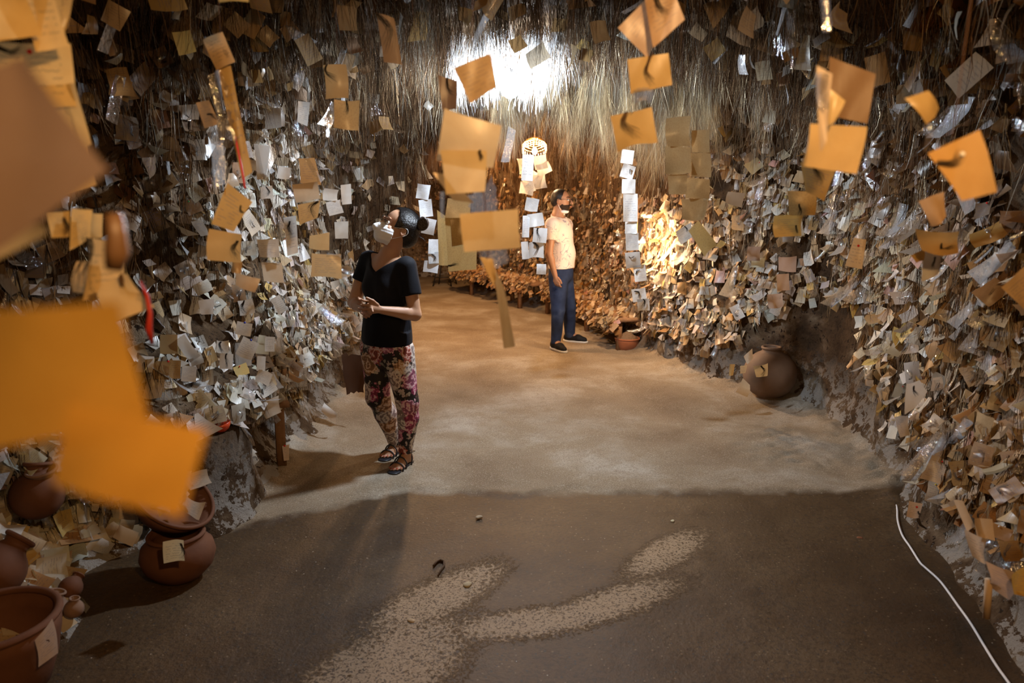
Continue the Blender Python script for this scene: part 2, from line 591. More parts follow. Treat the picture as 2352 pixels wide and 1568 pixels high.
XL_T = smooth_curve([(-3, -2.3), (1, -2.3), (2.9, -2.35), (3.25, -1.95), (3.6, -1.70), (4.37, -1.50), (5, -1.56), (6.3, -1.55), (6.9, -1.30), (7.4, -1.4), (9, -2.1), (11, -2.9), (13, -3.4), (15.2, -3.5)])
XR_T = smooth_curve([(-3, 2.1), (1.5, 2.0), (2.4, 1.98), (3.2, 2.1), (4.1, 2.28), (4.8, 2.42), (5.7, 2.48), (6.15, 2.15), (6.6, 1.78), (7.3, 1.55), (8.0, 1.38), (9, 1.22), (10.2, 0.95), (11.3, 0.2), (12.6, -0.5), (14.1, -1.1), (15.2, -1.4)])
H_T = smooth_curve([(-3, 2.6), (3, 2.58), (5.0, 2.62), (6.0, 2.50), (6.8, 2.38), (7.6, 2.55), (10, 2.6), (15.2, 2.5)])
XL = lambda y: np.interp(y, YS, XL_T)
XR = lambda y: np.interp(y, YS, XR_T)
HH = lambda y: np.interp(y, YS, H_T)


def sstep(a, b, x):
    t = np.clip((x - a) / (b - a), 0, 1)
    return t * t * (3 - 2 * t)


def left_off(y, z):
    o = np.interp(z, [0, .06, .14, .30, .42, .50, .56, .66, .74, .82, .92, 1.0, 1.3, 1.8, 2.1, 2.45, 2.7], [.14, .05, 0, -.08, -.08, .02, .10, .10, -.06, -.02, .04, -.08, -.16, -.06, .08, .45, .9])
    far = sstep(6.0, 7.0, y)
    o2 = np.interp(z, [0, .4, .5, 1.0, 1.8, 2.2, 2.7], [.02, -.1, 0, -.05, .02, .2, .7])
    o = o * (1 - far) + o2 * far
    o = o + 0.42 * np.exp(-((y - 7.0) / 0.42) ** 2) * sstep(1.15, 1.75, z)
    return o


def right_off(y, z):
    near = np.interp(z, [0, .05, .2, .5, .9, 1.5, 1.9, 2.2, 2.45, 2.7], [.10, .03, -.02, -.06, -.10, -.04, .06, .22, .5, .95])
    return near + 0.10 * np.exp(-((y - 7.6) / 0.6) ** 2) * sstep(.25, .6, z)


def wall(name, label, side, ys, zs):
    Yg, Zg = np.meshgrid(ys, zs, indexing='ij')
    y, z = Yg.ravel(), Zg.ravel()
    z = z * np.where(True, 1, 1)
    base = XL(y) if side < 0 else XR(y)
    off = left_off(y, z) if side < 0 else right_off(y, z)
    P = np.stack([base - side * off, y, z], 1)
    rug = fbm(P, 2.2, 3) * 0.07 + fbm(P, 9, 5) * 0.022
    rug = rug + fbm(P * np.array([1, 1, .35]), 7, 41) * 0.035 * sstep(.7, .2, z)
    P[:, 0] += rug * sstep(0, .15, z) + (1 - sstep(0, .15, z)) * rug * 0.4
    ny, nz = len(ys), len(zs)
    i, j = np.meshgrid(np.arange(ny - 1), np.arange(nz - 1), indexing='ij')
    a = (i * nz + j).ravel()
    q = np.stack([a, a + 1, a + nz + 1, a + nz], 1)
    if side > 0: q = q[:, ::-1]
    me = mkmesh(name, P, q, [M['rock']])
    o = link(name, me)
    tag(o, kind='structure')
    return P.reshape(ny, nz, 3)


zs = np.concatenate([np.linspace(-0.05, 2.75, 94)])
GL = wall('wall_left', None, -1, np.arange(-3.0, 14.9, 0.035), zs)
GR = wall('wall_right', None, 1, np.arange(-3.0, 15.0, 0.035), zs)

# far wall closing the second chamber, and the wall behind the photographer
def closing(name, y0, x0, x1, rock):
    xs = np.arange(x0, x1, 0.06)
    zz = np.linspace(-0.05, 2.8, 50)
    Xg, Zg = np.meshgrid(xs, zz, indexing='ij')
    P = np.stack([Xg.ravel(), np.full(Xg.size, y0), Zg.ravel()], 1)
    P[:, 1] += fbm(P, 1.5, 9) * 0.12
    nz = len(zz)
    i, j = np.meshgrid(np.arange(len(xs) - 1), np.arange(nz - 1), indexing='ij')
    a = (i * nz + j).ravel()
    o = link(name, mkmesh(name, P, np.stack([a, a + nz, a + nz + 1, a + 1], 1), [rock]))
    tag(o, kind='structure')
    return P.reshape(len(xs), nz, 3)


GB = closing('wall_far', 14.6, -3.7, -0.9, M['rock'])
closing('wall_near', -2.9, -2.5, 2.4, M['rock'])

# ceiling: a low vault
xs = np.arange(-3.7, 2.75, 0.05)
ys = np.arange(-3.0, 15.0, 0.05)
Xg, Yg = np.meshgrid(xs, ys, indexing='ij')
x, y = Xg.ravel(), Yg.ravel()
xc = (XL(y) + XR(y)) / 2
hw = (XR(y) - XL(y)) / 2
zc = HH(y) - 0.42 * np.clip(np.abs(x - xc) / hw, 0, 1.3) ** 2.4
P = np.stack([x, y, zc], 1)
P[:, 2] += fbm(P, 1.8, 21) * 0.06 + fbm(P, 7, 23) * 0.02
ny = len(ys)
i, j = np.meshgrid(np.arange(len(xs) - 1), np.arange(ny - 1), indexing='ij')
a = (i * ny + j).ravel()
tag(link('ceiling', mkmesh('ceiling', P, np.stack([a, a + 1, a + ny + 1, a + ny], 1), [M['rock']])), kind='structure')
GC = P.reshape(len(xs), ny, 3)


def ceil_z(x, y):
    xc = (XL(y) + XR(y)) / 2
    hw = (XR(y) - XL(y)) / 2
    return HH(y) - 0.42 * np.clip(np.abs(x - xc) / hw, 0, 1.3) ** 2.4


# floor: one mesh, finer in front, with a worn step between the two pours
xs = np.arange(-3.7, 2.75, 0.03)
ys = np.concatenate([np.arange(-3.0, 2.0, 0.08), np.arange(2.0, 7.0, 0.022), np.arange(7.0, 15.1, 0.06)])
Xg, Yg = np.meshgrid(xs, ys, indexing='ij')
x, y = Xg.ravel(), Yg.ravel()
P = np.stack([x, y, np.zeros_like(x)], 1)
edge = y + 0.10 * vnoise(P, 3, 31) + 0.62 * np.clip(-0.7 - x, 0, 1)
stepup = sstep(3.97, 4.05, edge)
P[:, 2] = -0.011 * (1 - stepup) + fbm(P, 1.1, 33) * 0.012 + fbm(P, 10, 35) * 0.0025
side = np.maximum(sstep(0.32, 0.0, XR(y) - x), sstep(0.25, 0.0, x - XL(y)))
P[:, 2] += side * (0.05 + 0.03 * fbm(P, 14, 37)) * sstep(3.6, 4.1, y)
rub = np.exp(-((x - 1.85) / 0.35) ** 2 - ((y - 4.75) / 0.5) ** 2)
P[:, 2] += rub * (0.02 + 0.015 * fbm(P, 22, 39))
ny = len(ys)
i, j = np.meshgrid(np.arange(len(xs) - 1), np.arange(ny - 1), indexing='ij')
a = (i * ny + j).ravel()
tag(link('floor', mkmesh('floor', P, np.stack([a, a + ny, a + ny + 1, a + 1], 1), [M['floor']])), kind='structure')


# ================================================================== scatter
def sample(G, n, keep=None, up_bias=None):
    """n random points and normals on a grid surface, area-weighted"""
    A, B, C, D = G[:-1, :-1], G[1:, :-1], G[1:, 1:], G[:-1, 1:]
    A, B, C, D = [q.reshape(-1, 3) for q in (A, B, C, D)]
    Nn = np.cross(C - A, D - B)
    ar = np.linalg.norm(Nn, axis=1)
    w = ar.copy()
    if keep is not None:
        w = w * keep((A + C) / 2)
    w = w / w.sum()
    idx = RNG.choice(len(A), size=n, p=w)
    u, v = RNG.random((2, n, 1))
    P = (A[idx] * (1 - u) + B[idx] * u) * (1 - v) + (D[idx] * (1 - u) + C[idx] * u) * v
    return P, Nn[idx] / np.maximum(ar[idx][:, None], 1e-9)


def face_in(P, Nn):
    """turn normals toward the middle of the cave"""
    mid = np.stack([(XL(P[:, 1]) + XR(P[:, 1])) / 2, P[:, 1], np.full(len(P), 1.2)], 1)
    s = np.sign(np.einsum('ij,ij->i', mid - P, Nn))
    return Nn * np.where(s == 0, 1, s)[:, None]


def unit(a):
    return a / np.maximum(np.linalg.norm(a, axis=1, keepdims=True), 1e-9)


WHITE, CREAM, TAN, GREY, KRAFT, YELLOW, PINK = (.80, .80, .78), (.76, .69, .54), (.58, .44, .28), (.56, .55, .52), (.50, .33, .15), (.74, .55, .20), (.72, .50, .46)
PAL = np.array([WHITE, CREAM, TAN, GREY, KRAFT, YELLOW, PINK])
PALN = ['white', 'cream', 'tan', 'grey', 'brown', 'yellowed', 'pinkish']


def note_frames(P, Nn, lift=(0.01, 0.09), size=(0.045, 0.085), tilt=0.45, stick=0.35):
    n = len(P)
    Nn = face_in(P, Nn)
    ang = RNG.normal(0, 0.55, n)
    c, s = np.cos(ang), np.sin(ang)
    H0 = Nn.copy()
    H0[:, 2] *= 0.3
    H0 = unit(H0)
    ca, sa = np.cos(ang), np.sin(ang)
    O = np.stack([H0[:, 0] * ca - H0[:, 1] * sa, H0[:, 0] * sa + H0[:, 1] * ca, H0[:, 2]], 1)   # facing
    O = unit(O * np.array([1, 1, 0.0]))
    down = np.tile([0, 0, -1.0], (n, 1)) + O * (np.abs(RNG.normal(0, stick, n)))[:, None]
    down = unit(down)
    W = unit(np.cross(O, down))
    roll = RNG.normal(0, tilt, n)
    cr, sr = np.cos(roll)[:, None], np.sin(roll)[:, None]
    W2 = W * cr + down * sr
    D2 = down * cr - W * sr
    Out = np.cross(D2, W2)
    Out *= np.sign(np.einsum('ij,ij->i', Out, O))[:, None]
    P = P + O * RNG.uniform(*lift, n)[:, None]
    ws = RNG.uniform(size[0], size[1], n) * (1 - .25 * sstep(7, 9, P[:, 1]))
    hs = ws * RNG.choice([0.7, 1.0, 1.25, 1.6], n, p=[.2, .35, .3, .15])
    return P, W2, D2, Out, ws, hs


def note_mesh(P, W, D, O, ws, hs, cols, NU=3, NV=4, cs=1.0):
    n = len(P)
    u = np.linspace(-0.5, 0.5, NU)
    v = np.linspace(0, 1, NV)
    U, Vg = np.meshgrid(u, v)
    U, Vg = U.ravel(), Vg.ravel()
    c1 = RNG.normal(0, 0.38, n)[:, None]
    c2 = RNG.normal(0, 0.32, n)[:, None]
    c3 = RNG.normal(0, 0.42, n)[:, None]
    curl = (c1 * Vg ** 2 + c2 * (2 * U) ** 2 * 0.5 + c3 * U * Vg) * hs[:, None]
    taper = 1 + RNG.normal(0, 0.10, n)[:, None] * Vg
    Vt = P[:, None, :] + W[:, None, :] * (U * ws[:, None] * taper)[..., None] + D[:, None, :] * (Vg[None, :] * hs[:, None])[..., None] + O[:, None, :] * cs * curl[..., None]
    k = NU * NV
    q = []
    for b in range(NV - 1):
        for a in range(NU - 1):
            q.append((b * NU + a, b * NU + a + 1, (b + 1) * NU + a + 1, (b + 1) * NU + a))
    q = np.array(q)
    Q = (q[None] + (np.arange(n) * k)[:, None, None]).reshape(-1, 4)
    cu = RNG.integers(0, 60, n)[:, None]
    cv = RNG.integers(0, 60, n)[:, None]
    uv = np.stack([cu + 0.01 + (U + 0.5) * 0.98 + 0 * cv, cv + 0.01 + Vg * 0.98 + 0 * cu], -1).reshape(-1, 2)
    C = np.repeat(cols, k, axis=0)
    return Vt.reshape(-1, 3), Q, C, uv


def pick_cols(n, p, jit=0.07):
    ci = RNG.choice(len(PAL), n, p=p)
    c = PAL[ci] * (1 + RNG.normal(0, jit, (n, 1))) * (1 + RNG.normal(0, 0.03, (n, 3)))
    return np.clip(c, 0.02, 0.9), ci


def strands(P, D, L, wave, width, cols, seg=6, spread=0.004, freq=(8, 22), root_off=None, conv=0.0):
    """hair strands: P roots (n,3), D directions, L lengths; returns verts, quads, cols"""
    n = len(P)
    t = np.linspace(0, 1, seg + 1)[None, :, None]
    ph = RNG.random((n, 1, 2)) * 6.28
    fr = RNG.uniform(freq[0], freq[1], (n, 1, 1))
    A = unit(np.cross(D, RNG.normal(size=(n, 3))))
    B = np.cross(D, A)
    s = t * L[:, None, None]
    amp = wave[:, None, None] * (0.25 + t)
    C = P[:, None, :] + D[:, None, :] * s + A[:, None, :] * amp * (np.sin(fr * s + ph[..., :1]) - np.sin(ph[..., :1])) + B[:, None, :] * amp * (np.sin(fr * 0.7 * s + ph[..., 1:]) - np.sin(ph[..., 1:]))
    drift = RNG.normal(size=(n, 1, 3)) * np.array([1, 1, .2]) * spread
    C = C + drift * t * (L[:, None, None] / 0.1)
    if root_off is not None: C = C - root_off[:, None, :] * conv * np.sin(t * 1.9)
    wv = unit(RNG.normal(size=(n, 3)) * np.array([1, .5, .1]))[:, None, :] * (width[:, None, None] * (1.0 - 0.75 * t ** 2) / 2)
    V = np.stack([C - wv, C + wv], 2).reshape(n, -1, 3)
    k = 2 * (seg + 1)
    q = np.array([(2 * a, 2 * a + 1, 2 * a + 3, 2 * a + 2) for a in range(seg)])
    Q = (q[None] + (np.arange(n) * k)[:, None, None]).reshape(-1, 4)
    return V.reshape(-1, 3), Q, np.repeat(cols, k, axis=0)


def locks(P, per, L, cols, rad=0.012, wave=0.006, width=0.0013, seg=6, spread=0.006, dirn=None, freq=(8, 22), conv=0.55):
    """each root point grows one lock of `per` strands sharing a wave"""
    n = len(P)
    RO = RNG.normal(0, 1, (n * per, 3)) * rad * np.array([1, 1, .4]) * np.repeat(RNG.uniform(.5, 1.6, (n, 1)), per, axis=0)
    PP = np.repeat(P, per, axis=0) + RO
    D = np.tile([0, 0, -1.0], (n, 1)) if dirn is None else dirn
    D = unit(D + RNG.normal(0, 0.10, (n, 3)))
    DD = unit(np.repeat(D, per, axis=0) + RNG.normal(0, 0.05, (n * per, 3)))
    LL = np.repeat(L, per) * RNG.uniform(0.55, 1.05, n * per)
    CC = np.repeat(cols, per, axis=0) * RNG.uniform(0.7, 1.2, (n * per, 1))
    return strands(PP, DD, LL, np.full(n * per, wave) * RNG.uniform(.4, 1.6, n * per), np.full(n * per, width) * RNG.uniform(.6, 1.5, n * per), CC, seg, spread, freq, RO, conv)


def joined(parts):
    V, Q, C, UV, n = [], [], [], [], 0
    for p in parts:
        V.append(p[0]); Q.append(p[1] + n); C.append(p[2]); n += len(p[0])
        if len(p) > 3: UV.append(p[3])
    return np.concatenate(V), np.concatenate(Q), np.concatenate(C), (np.concatenate(UV) if UV else None)


# where notes hang, by height and depth ---------------------------------
def keepL(P):
    y, z = P[:, 1], P[:, 2]
    k = sstep(.30, .42, z + 0.12 * vnoise(P, 2.5, 51) + .14 * sstep(4.3, 3.6, y))
    k *= 1 - 0.9 * np.exp(-((y - 7.0) / 0.5) ** 2) * sstep(1.0, 1.4, z)      # the jamb carries hair, not paper
    k *= 0.32 + 0.68 * sstep(-.3, .3, vnoise(P, 2.2, 53))
    k *= 1 - .2 * sstep(1.1, 1.6, z) * sstep(4.4, 3.8, y)
    k *= sstep(1.2, 2.2, y)
    k = np.maximum(k, .55 * sstep(.9, 1.2, z) * sstep(1.6, 2.2, y) * sstep(4.4, 3.9, y))
    k *= 1 + 1.4 * np.exp(-((z - .62) / .12) ** 2)
    k *= np.where((y > 3.0) & (y < 14.4), 1, .6)
    return k


def keepR(P):
    y, z = P[:, 1], P[:, 2]
    lowcut = np.interp(y, [2, 3.5, 4.4, 5.2, 5.8, 6.3, 7, 9], [.36, .30, .22, .50, .92, .45, .12, .30])
    k = sstep(0, .1, z - lowcut + 0.06 * vnoise(P, 3, 55))
    k *= 0.22 + 0.78 * sstep(-.35, .3, vnoise(P, 2.4, 57))
    k *= 1 - .55 * sstep(1.4, 1.9, z)
    k *= 1 - .75 * sstep(6.8, 7.4, y) * sstep(1.35, 1.8, z)
    k *= sstep(1.2, 2.0, y)
    return k


# share of white, cream, tan, grey, kraft, yellow, pink
pL = [.42, .17, .14, .13, .10, .02, .02]
pR = [.24, .20, .22, .12, .16, .03, .03]
pB = [.12, .30, .34, .08, .13, .02, .01]


def fill(G, n, keep, p, **kw):
    P, Nn = sample(G, n, keep)
    fr = note_frames(P, Nn, **kw)
    cols, ci = pick_cols(n, p)
    return P, fr, cols, ci


PL, fL, cL, iL = fill(GL, 8600, keepL, pL)
PR, fR, cR, iR = fill(GR, 9800, keepR, pR)
PB, fB, cB, iB = fill(GB, 900, lambda P: sstep(.3, .4, P[:, 2]), pB)
# notes hanging from the vault
Pc, Nc = sample(GC, 1500, lambda P: sstep(2.2, 3.2, P[:, 1]) * (1 - np.exp(-(((P[:, 0]) / 1.0) ** 2 + ((P[:, 1] - 4.5) / 1.1) ** 2) ** 1.5)) * (1 - 0.95 * sstep(4.2, 5.0, P[:, 1]) * (P[:, 0] > -1.0)) * (1 - .6 * sstep(7, 8, P[:, 1])))
Pc[:, 2] -= RNG.uniform(0.02, 0.22, len(Pc))
fC = note_frames(Pc, np.tile([0, -1.0, 0.0], (len(Pc), 1)) + RNG.normal(0, .4, (len(Pc), 3)) * [1, 1, 0], tilt=.5)
cC, iC = pick_cols(len(Pc), [.06, .12, .30, .12, .36, .03, .01])
cC = cC * .6  # vault notes darkened, painting in the shade under the ceiling


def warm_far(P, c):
    """the far chamber's notes are tinted browner and darker"""
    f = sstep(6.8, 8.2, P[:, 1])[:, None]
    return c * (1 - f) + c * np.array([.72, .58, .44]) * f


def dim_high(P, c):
    """sheets high on the walls painted darker and browner for the shade up there"""
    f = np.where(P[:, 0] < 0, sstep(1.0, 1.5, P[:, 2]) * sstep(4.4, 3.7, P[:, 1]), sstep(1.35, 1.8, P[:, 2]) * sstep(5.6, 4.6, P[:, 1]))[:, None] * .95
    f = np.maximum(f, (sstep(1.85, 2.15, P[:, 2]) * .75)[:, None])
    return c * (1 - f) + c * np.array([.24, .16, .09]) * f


cR = cR * (1 - sstep(4.6, 3.2, PR[:, 1])[:, None] * np.array([.12, .26, .42]))  # notes tinted browner towards the near end, painting warm lamplight on this wall
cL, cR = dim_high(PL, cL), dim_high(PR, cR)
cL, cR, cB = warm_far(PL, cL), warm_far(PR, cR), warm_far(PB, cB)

# ================================================================== single notes of the walls
# the notes that show largest and stand proud of the mass become things of their own
LAND = [('the woman\'s head', 918, 525), ('her clasped hands', 842, 705), ('the woman\'s shoulder', 825, 590), ('the red glazed bowl', 512, 975),
        ('the wooden prop', 655, 1010), ('the big round jar', 1766, 862), ('the soil bowl', 1440, 785), ('the man\'s head', 1288, 455),
        ('the man\'s waist', 1290, 615), ('the chain of white notes', 1455, 560), ('the cluster of kraft notes', 1590, 400), ('the cable\'s far end', 2033, 1120),
        ('the white cable', 2100, 1260), ('the curved-lock sheet', 2105, 905), ('the wide orange note', 2155, 555), ('the round jar\'s foot', 1766, 925),
        ('the paper tube', 2270, 1380), ('the ribboned strip', 555, 350), ('the twin orange notes', 525, 520), ('the flat peach note', 568, 648),
        ('the crooked pair', 1850, 470), ('the bare bulb', 1172, 205), ('the tilted clay bowl', 370, 1240), ('the torn orange note', 2220, 380),
        ('the low wooden bench', 1110, 640), ('the red-pinned note', 1965, 590), ('the left ledge', 560, 800), ('the striped note', 2095, 1155)]


def where(px, py):
    best = min(LAND, key=lambda l: (l[1] - px) ** 2 + (l[2] - py) ** 2)
    dx, dy = px - best[1], py - best[2]
    r = math.hypot(dx, dy)
    near = 'just ' if r < 110 else ''
    if abs(dx) > 2.0 * abs(dy): d = 'left of' if dx < 0 else 'right of'
    elif abs(dy) > 2.0 * abs(dx): d = 'above' if dy < 0 else 'below'
    else: d = ('above' if dy < 0 else 'below') + ('-left of' if dx < 0 else '-right of')
    return near + d + ' ' + best[0]


def wall_singles(P, fr, ci, want, rect, minsep):
    px, py, dep = proj(fr[0] + fr[2] * (fr[5] * .5)[:, None])
    x0, y0, x1, y1 = rect
    ok = (px > x0) & (px < x1) & (py > y0) & (py < y1) & (dep > .5)
    for (a, b, c, d) in [(800, 470, 985, 1110), (1235, 425, 1350, 815), (0, 0, 235, 620), (0, 680, 480, 1195)]:
        ok &= ~((px > a) & (px < c) & (py > b) & (py < d))
    view = unit(np.array([[0, 0, CAM_H]]) - fr[0])
    facing = np.abs(np.einsum('ij,ij->i', view, fr[3]))
    score = facing * np.sqrt(fr[4] * fr[5]) / np.maximum(dep, .5)
    score[~ok] = -1
    order = np.argsort(-score)
    got = []
    for k in order:
        if score[k] <= 0 or len(got) >= want: break
        if all((px[k] - px[g]) ** 2 + (py[k] - py[g]) ** 2 > minsep ** 2 for g in got):
            got.append(k)
    return got, px, py


def hair_curl(name, parent, c, w, col, mat=None):
    """a small bowed lock glued on a sheet; c centre point, w (across), d (down), n (out) vectors scaled to the sheet"""


PROTO_CURL = None


def lock_mesh(seed, L=0.050, nst=9, r=0.0016):
    rg = random.Random(seed)
    items = []
    cv = rg.uniform(-1.2, 1.2)
    for k in range(nst):
        pts = []
        ox, oz = rg.gauss(0, r), abs(rg.gauss(0, r * .7)) + 0.002
        f = rg.uniform(.8, 1.15)
        for t in np.linspace(0, 1, 7):
            pts.append((ox * (1.2 + 2.2 * t) + cv * 0.35 * L * math.sin(t * PI) + .08 * L * math.sin(t * 7 + seed) + rg.gauss(0, r * .25) * t * 2, (t - .5) * L * f, oz))
        items.append(tube(pts, [0.00055 * (1.2 - .8 * t) for t in np.linspace(0, 1, 7)], 3, cap=False))
    V, polys = merge(items)
    return V, polys


M['dark_lock'] = simple('dark_lock', (0.025, 0.016, 0.010), 0.5, 0.5)
M['brown_lock'] = simple('brown_lock', (0.12, 0.06, 0.025), 0.5, 0.5)
M['blond_lock'] = simple('blond_lock', (0.45, 0.30, 0.14), 0.5, 0.5)
LOCKS = []
for s_ in range(6):
    v_, p_ = lock_mesh(s_)
    LOCKS.append(mkmesh('hair_lock', v_, p_, [M[('dark_lock', 'dark_lock', 'brown_lock')[s_ % 3]]]))
PINS = {}
pv, pp = lathe([(0.0, 0.006), (0.003, 0.0055), (0.004, 0.003), (0.003, 0.0), (0.0012, 0.0)], (0, 0, 0), sides=10)
for c_ in ('red', 'blue', 'green', 'white', 'yellow'):
    PINS[c_] = mkmesh('push_pin', pv, pp, [M['pin_' + c_]])
tv, tp = box((0, 0, 0.0008), (0.020, 0.045, 0.0006))
TAPE = mkmesh('tape_strip', tv, tp, [M['tape']], smooth=False)


def single_proto(seed, NU=5, NV=6):
    rg = np.random.default_rng(seed)
    u = np.linspace(-.5, .5, NU); v = np.linspace(0, 1, NV)
    U, Vg = np.meshgrid(u, v); U, Vg = U.ravel(), Vg.ravel()
    curl = rg.normal(0, .26) * Vg ** 2 + rg.normal(0, .12) * (2 * U) ** 2 * .5 + rg.normal(0, .18) * U * Vg + 0.03 * np.sin(U * 9 + Vg * 7)
    x = U * (1 + rg.normal(0, .08) * Vg) + .02 * rg.normal(size=len(U)) * ((np.abs(U) > .49) | (Vg > .99))
    V3 = np.stack([x, -Vg, curl], 1)
    q = np.array([(b * NU + a, b * NU + a + 1, (b + 1) * NU + a + 1, (b + 1) * NU + a) for b in range(NV - 1) for a in range(NU - 1)])
    uv = np.stack([(U + .5) * .98 + .01 + seed, Vg * .98 + .01 + seed * 2], 1)
    return mkmesh('paper_note', V3, q, [M['paper_obj']], uvs=uv)


PROTOS = [single_proto(k) for k in range(14)]
SHAPEN = lambda ws, hs: 'wide' if hs < ws * .85 else ('square' if hs < ws * 1.15 else ('tall' if hs < ws * 1.45 else 'narrow'))
NSINGLE = [0]
USEDL = {}


def make_single(P, W, D, O, w_, h_, col, cname, px, py, side):
    k = NSINGLE[0]; NSINGLE[0] += 1
    rg = random.Random(1000 + k)
    o = bpy.data.objects.new('paper_note', PROTOS[k % len(PROTOS)])
    COL.objects.link(o)
    Rm = Matrix((W, -D, O)).transposed()
    if Rm.determinant() < 0:
        Rm = Matrix((-W, -D, O)).transposed()
    o.matrix_world = Matrix.Translation(P) @ Rm.to_4x4() @ Matrix.Diagonal((w_, h_, (w_ + h_) / 2, 1))
    o.color = (*[float(c) for c in col], 1)
    extra = ''
    r = rg.random()
    inv = Matrix.Diagonal((1 / w_, 1 / h_, 2 / (w_ + h_), 1))
    if r < .52:
        lk = link('hair_lock', LOCKS[k % 6], o)
        lk.matrix_local = Matrix.Translation((rg.uniform(-.2, .2), -.55, .05)) @ inv @ Matrix.Rotation(rg.uniform(-.8, .8), 4, 'Z')
        extra = ' with %s lock' % ('brown' if (k % 6) % 3 == 2 else 'dark')
        if rg.random() < .5:
            tp_ = link('tape_strip', TAPE, o)
            tp_.matrix_local = Matrix.Translation((0, -.5, .08)) @ inv @ Matrix.Rotation(rg.uniform(-.5, .5) + PI / 2, 4, 'Z')
    elif r < .78:
        c_ = rg.choice(['red', 'red', 'blue', 'green', 'white', 'yellow'])
        pn = link('push_pin', PINS[c_], o)
        pn.matrix_local = Matrix.Translation((rg.uniform(-.15, .15), -.12, .02)) @ inv
        extra = ' with %s pin' % c_
    lab = '%s %s note%s, %s' % (SHAPEN(w_, h_), cname, extra, where(px, py))
    lab = lab.replace('  ', ' ')
    if len(lab.split()) > 15: lab = lab.replace('-left of', ' left of').replace('just ', '')
    USEDL.setdefault(lab, []).append(o)
    tag(o, lab, 'paper note')
    o['group'] = 'paper notes on the %s wall' % side
    return o


taken = {}
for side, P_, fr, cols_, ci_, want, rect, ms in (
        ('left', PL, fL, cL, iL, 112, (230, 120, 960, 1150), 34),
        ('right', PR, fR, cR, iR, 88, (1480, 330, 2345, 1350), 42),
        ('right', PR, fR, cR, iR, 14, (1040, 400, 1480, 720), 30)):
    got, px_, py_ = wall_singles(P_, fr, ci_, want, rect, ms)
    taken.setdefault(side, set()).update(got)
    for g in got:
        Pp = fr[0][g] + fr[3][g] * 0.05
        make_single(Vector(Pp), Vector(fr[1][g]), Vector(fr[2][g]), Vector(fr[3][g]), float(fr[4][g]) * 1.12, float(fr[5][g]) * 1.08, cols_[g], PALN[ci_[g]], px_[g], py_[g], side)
for lab, os_ in USEDL.items():
    if len(os_) > 1:
        # tell look-alikes apart by height, else they stay one group
        os_.sort(key=lambda o: -o.location.z)
        for n_, o in enumerate(os_):
            lab = ' '.join(lab.split()[:1] + lab.split()[2:]) if len(lab.split()) > 15 else lab
            o['label'] = ('' if len(lab.split()) > 15 and n_ == 0 else 'upper ' if n_ == 0 else ('lower ' if n_ == len(os_) - 1 else 'middle ')) + lab


def stuff_notes(name, fr, cols, skip, label, cat='paper notes'):
    keepm = np.ones(len(fr[0]), bool)
    keepm[list(skip)] = False
    V, Q, C, UV = note_mesh(*[a[keepm] for a in fr], cols[keepm])
    o = link(name, mkmesh(name, V, Q, [M['paper']], cols=C, uvs=UV))
    tag(o, label, cat, kind='stuff')
    return o


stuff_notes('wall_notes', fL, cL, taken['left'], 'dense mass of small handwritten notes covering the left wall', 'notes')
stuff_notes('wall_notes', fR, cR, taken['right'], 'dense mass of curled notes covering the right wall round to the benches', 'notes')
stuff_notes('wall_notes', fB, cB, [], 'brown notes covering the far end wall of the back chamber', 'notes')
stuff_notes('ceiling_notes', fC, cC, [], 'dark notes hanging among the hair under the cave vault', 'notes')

# crumpled clear plastic scraps that glint among the notes
def plastic(fr_src, n, seed):
    r = np.random.default_rng(seed)
    idx = r.choice(len(fr_src[0]), n, replace=False)
    fr = [a[idx].copy() for a in fr_src]
    fr[0] = fr[0] + fr[3] * 0.02
    fr[4] = fr[4] * r.uniform(.3, .6, n)
    fr[5] = fr[5] * r.uniform(1.0, 2.4, n)
    V, Q, C, UV = note_mesh(*fr, np.ones((n, 3)) * .9)
    return V, Q


for nm, src, n, lb in (('tape_scraps', fL, 900, 'glinting scraps of clear tape between the notes of the left wall'), ('tape_scraps', fR, 1300, 'glinting scraps of clear tape between the notes of the right wall'), ('tape_scraps', fC, 260, 'glinting scraps of clear tape up under the vault')):
    V, Q = plastic(src, n, n)
    tag(link(nm, mkmesh(nm, V, Q, [M['plastic']])), lb, 'clear tape', kind='stuff')

# ================================================================== hair
DARK, BROWN, MID, BLOND, GREYH = np.array([.035, .022, .013]), np.array([.11, .060, .030]), np.array([.22, .14, .075]), np.array([.60, .50, .33]), np.array([.36, .33, .27])


def hair_cols(n, p):
    H5 = np.stack([DARK, BROWN, MID, BLOND, GREYH])
    return H5[RNG.choice(5, n, p=p)] * RNG.uniform(.75, 1.25, (n, 1))


def stuff_hair(name, parts, label):
    V, Q, C, _ = joined(parts)
    o = link(name, mkmesh(name, V, Q, [M['hair']], cols=C))
    tag(o, label, 'hair', kind='stuff')
    return o


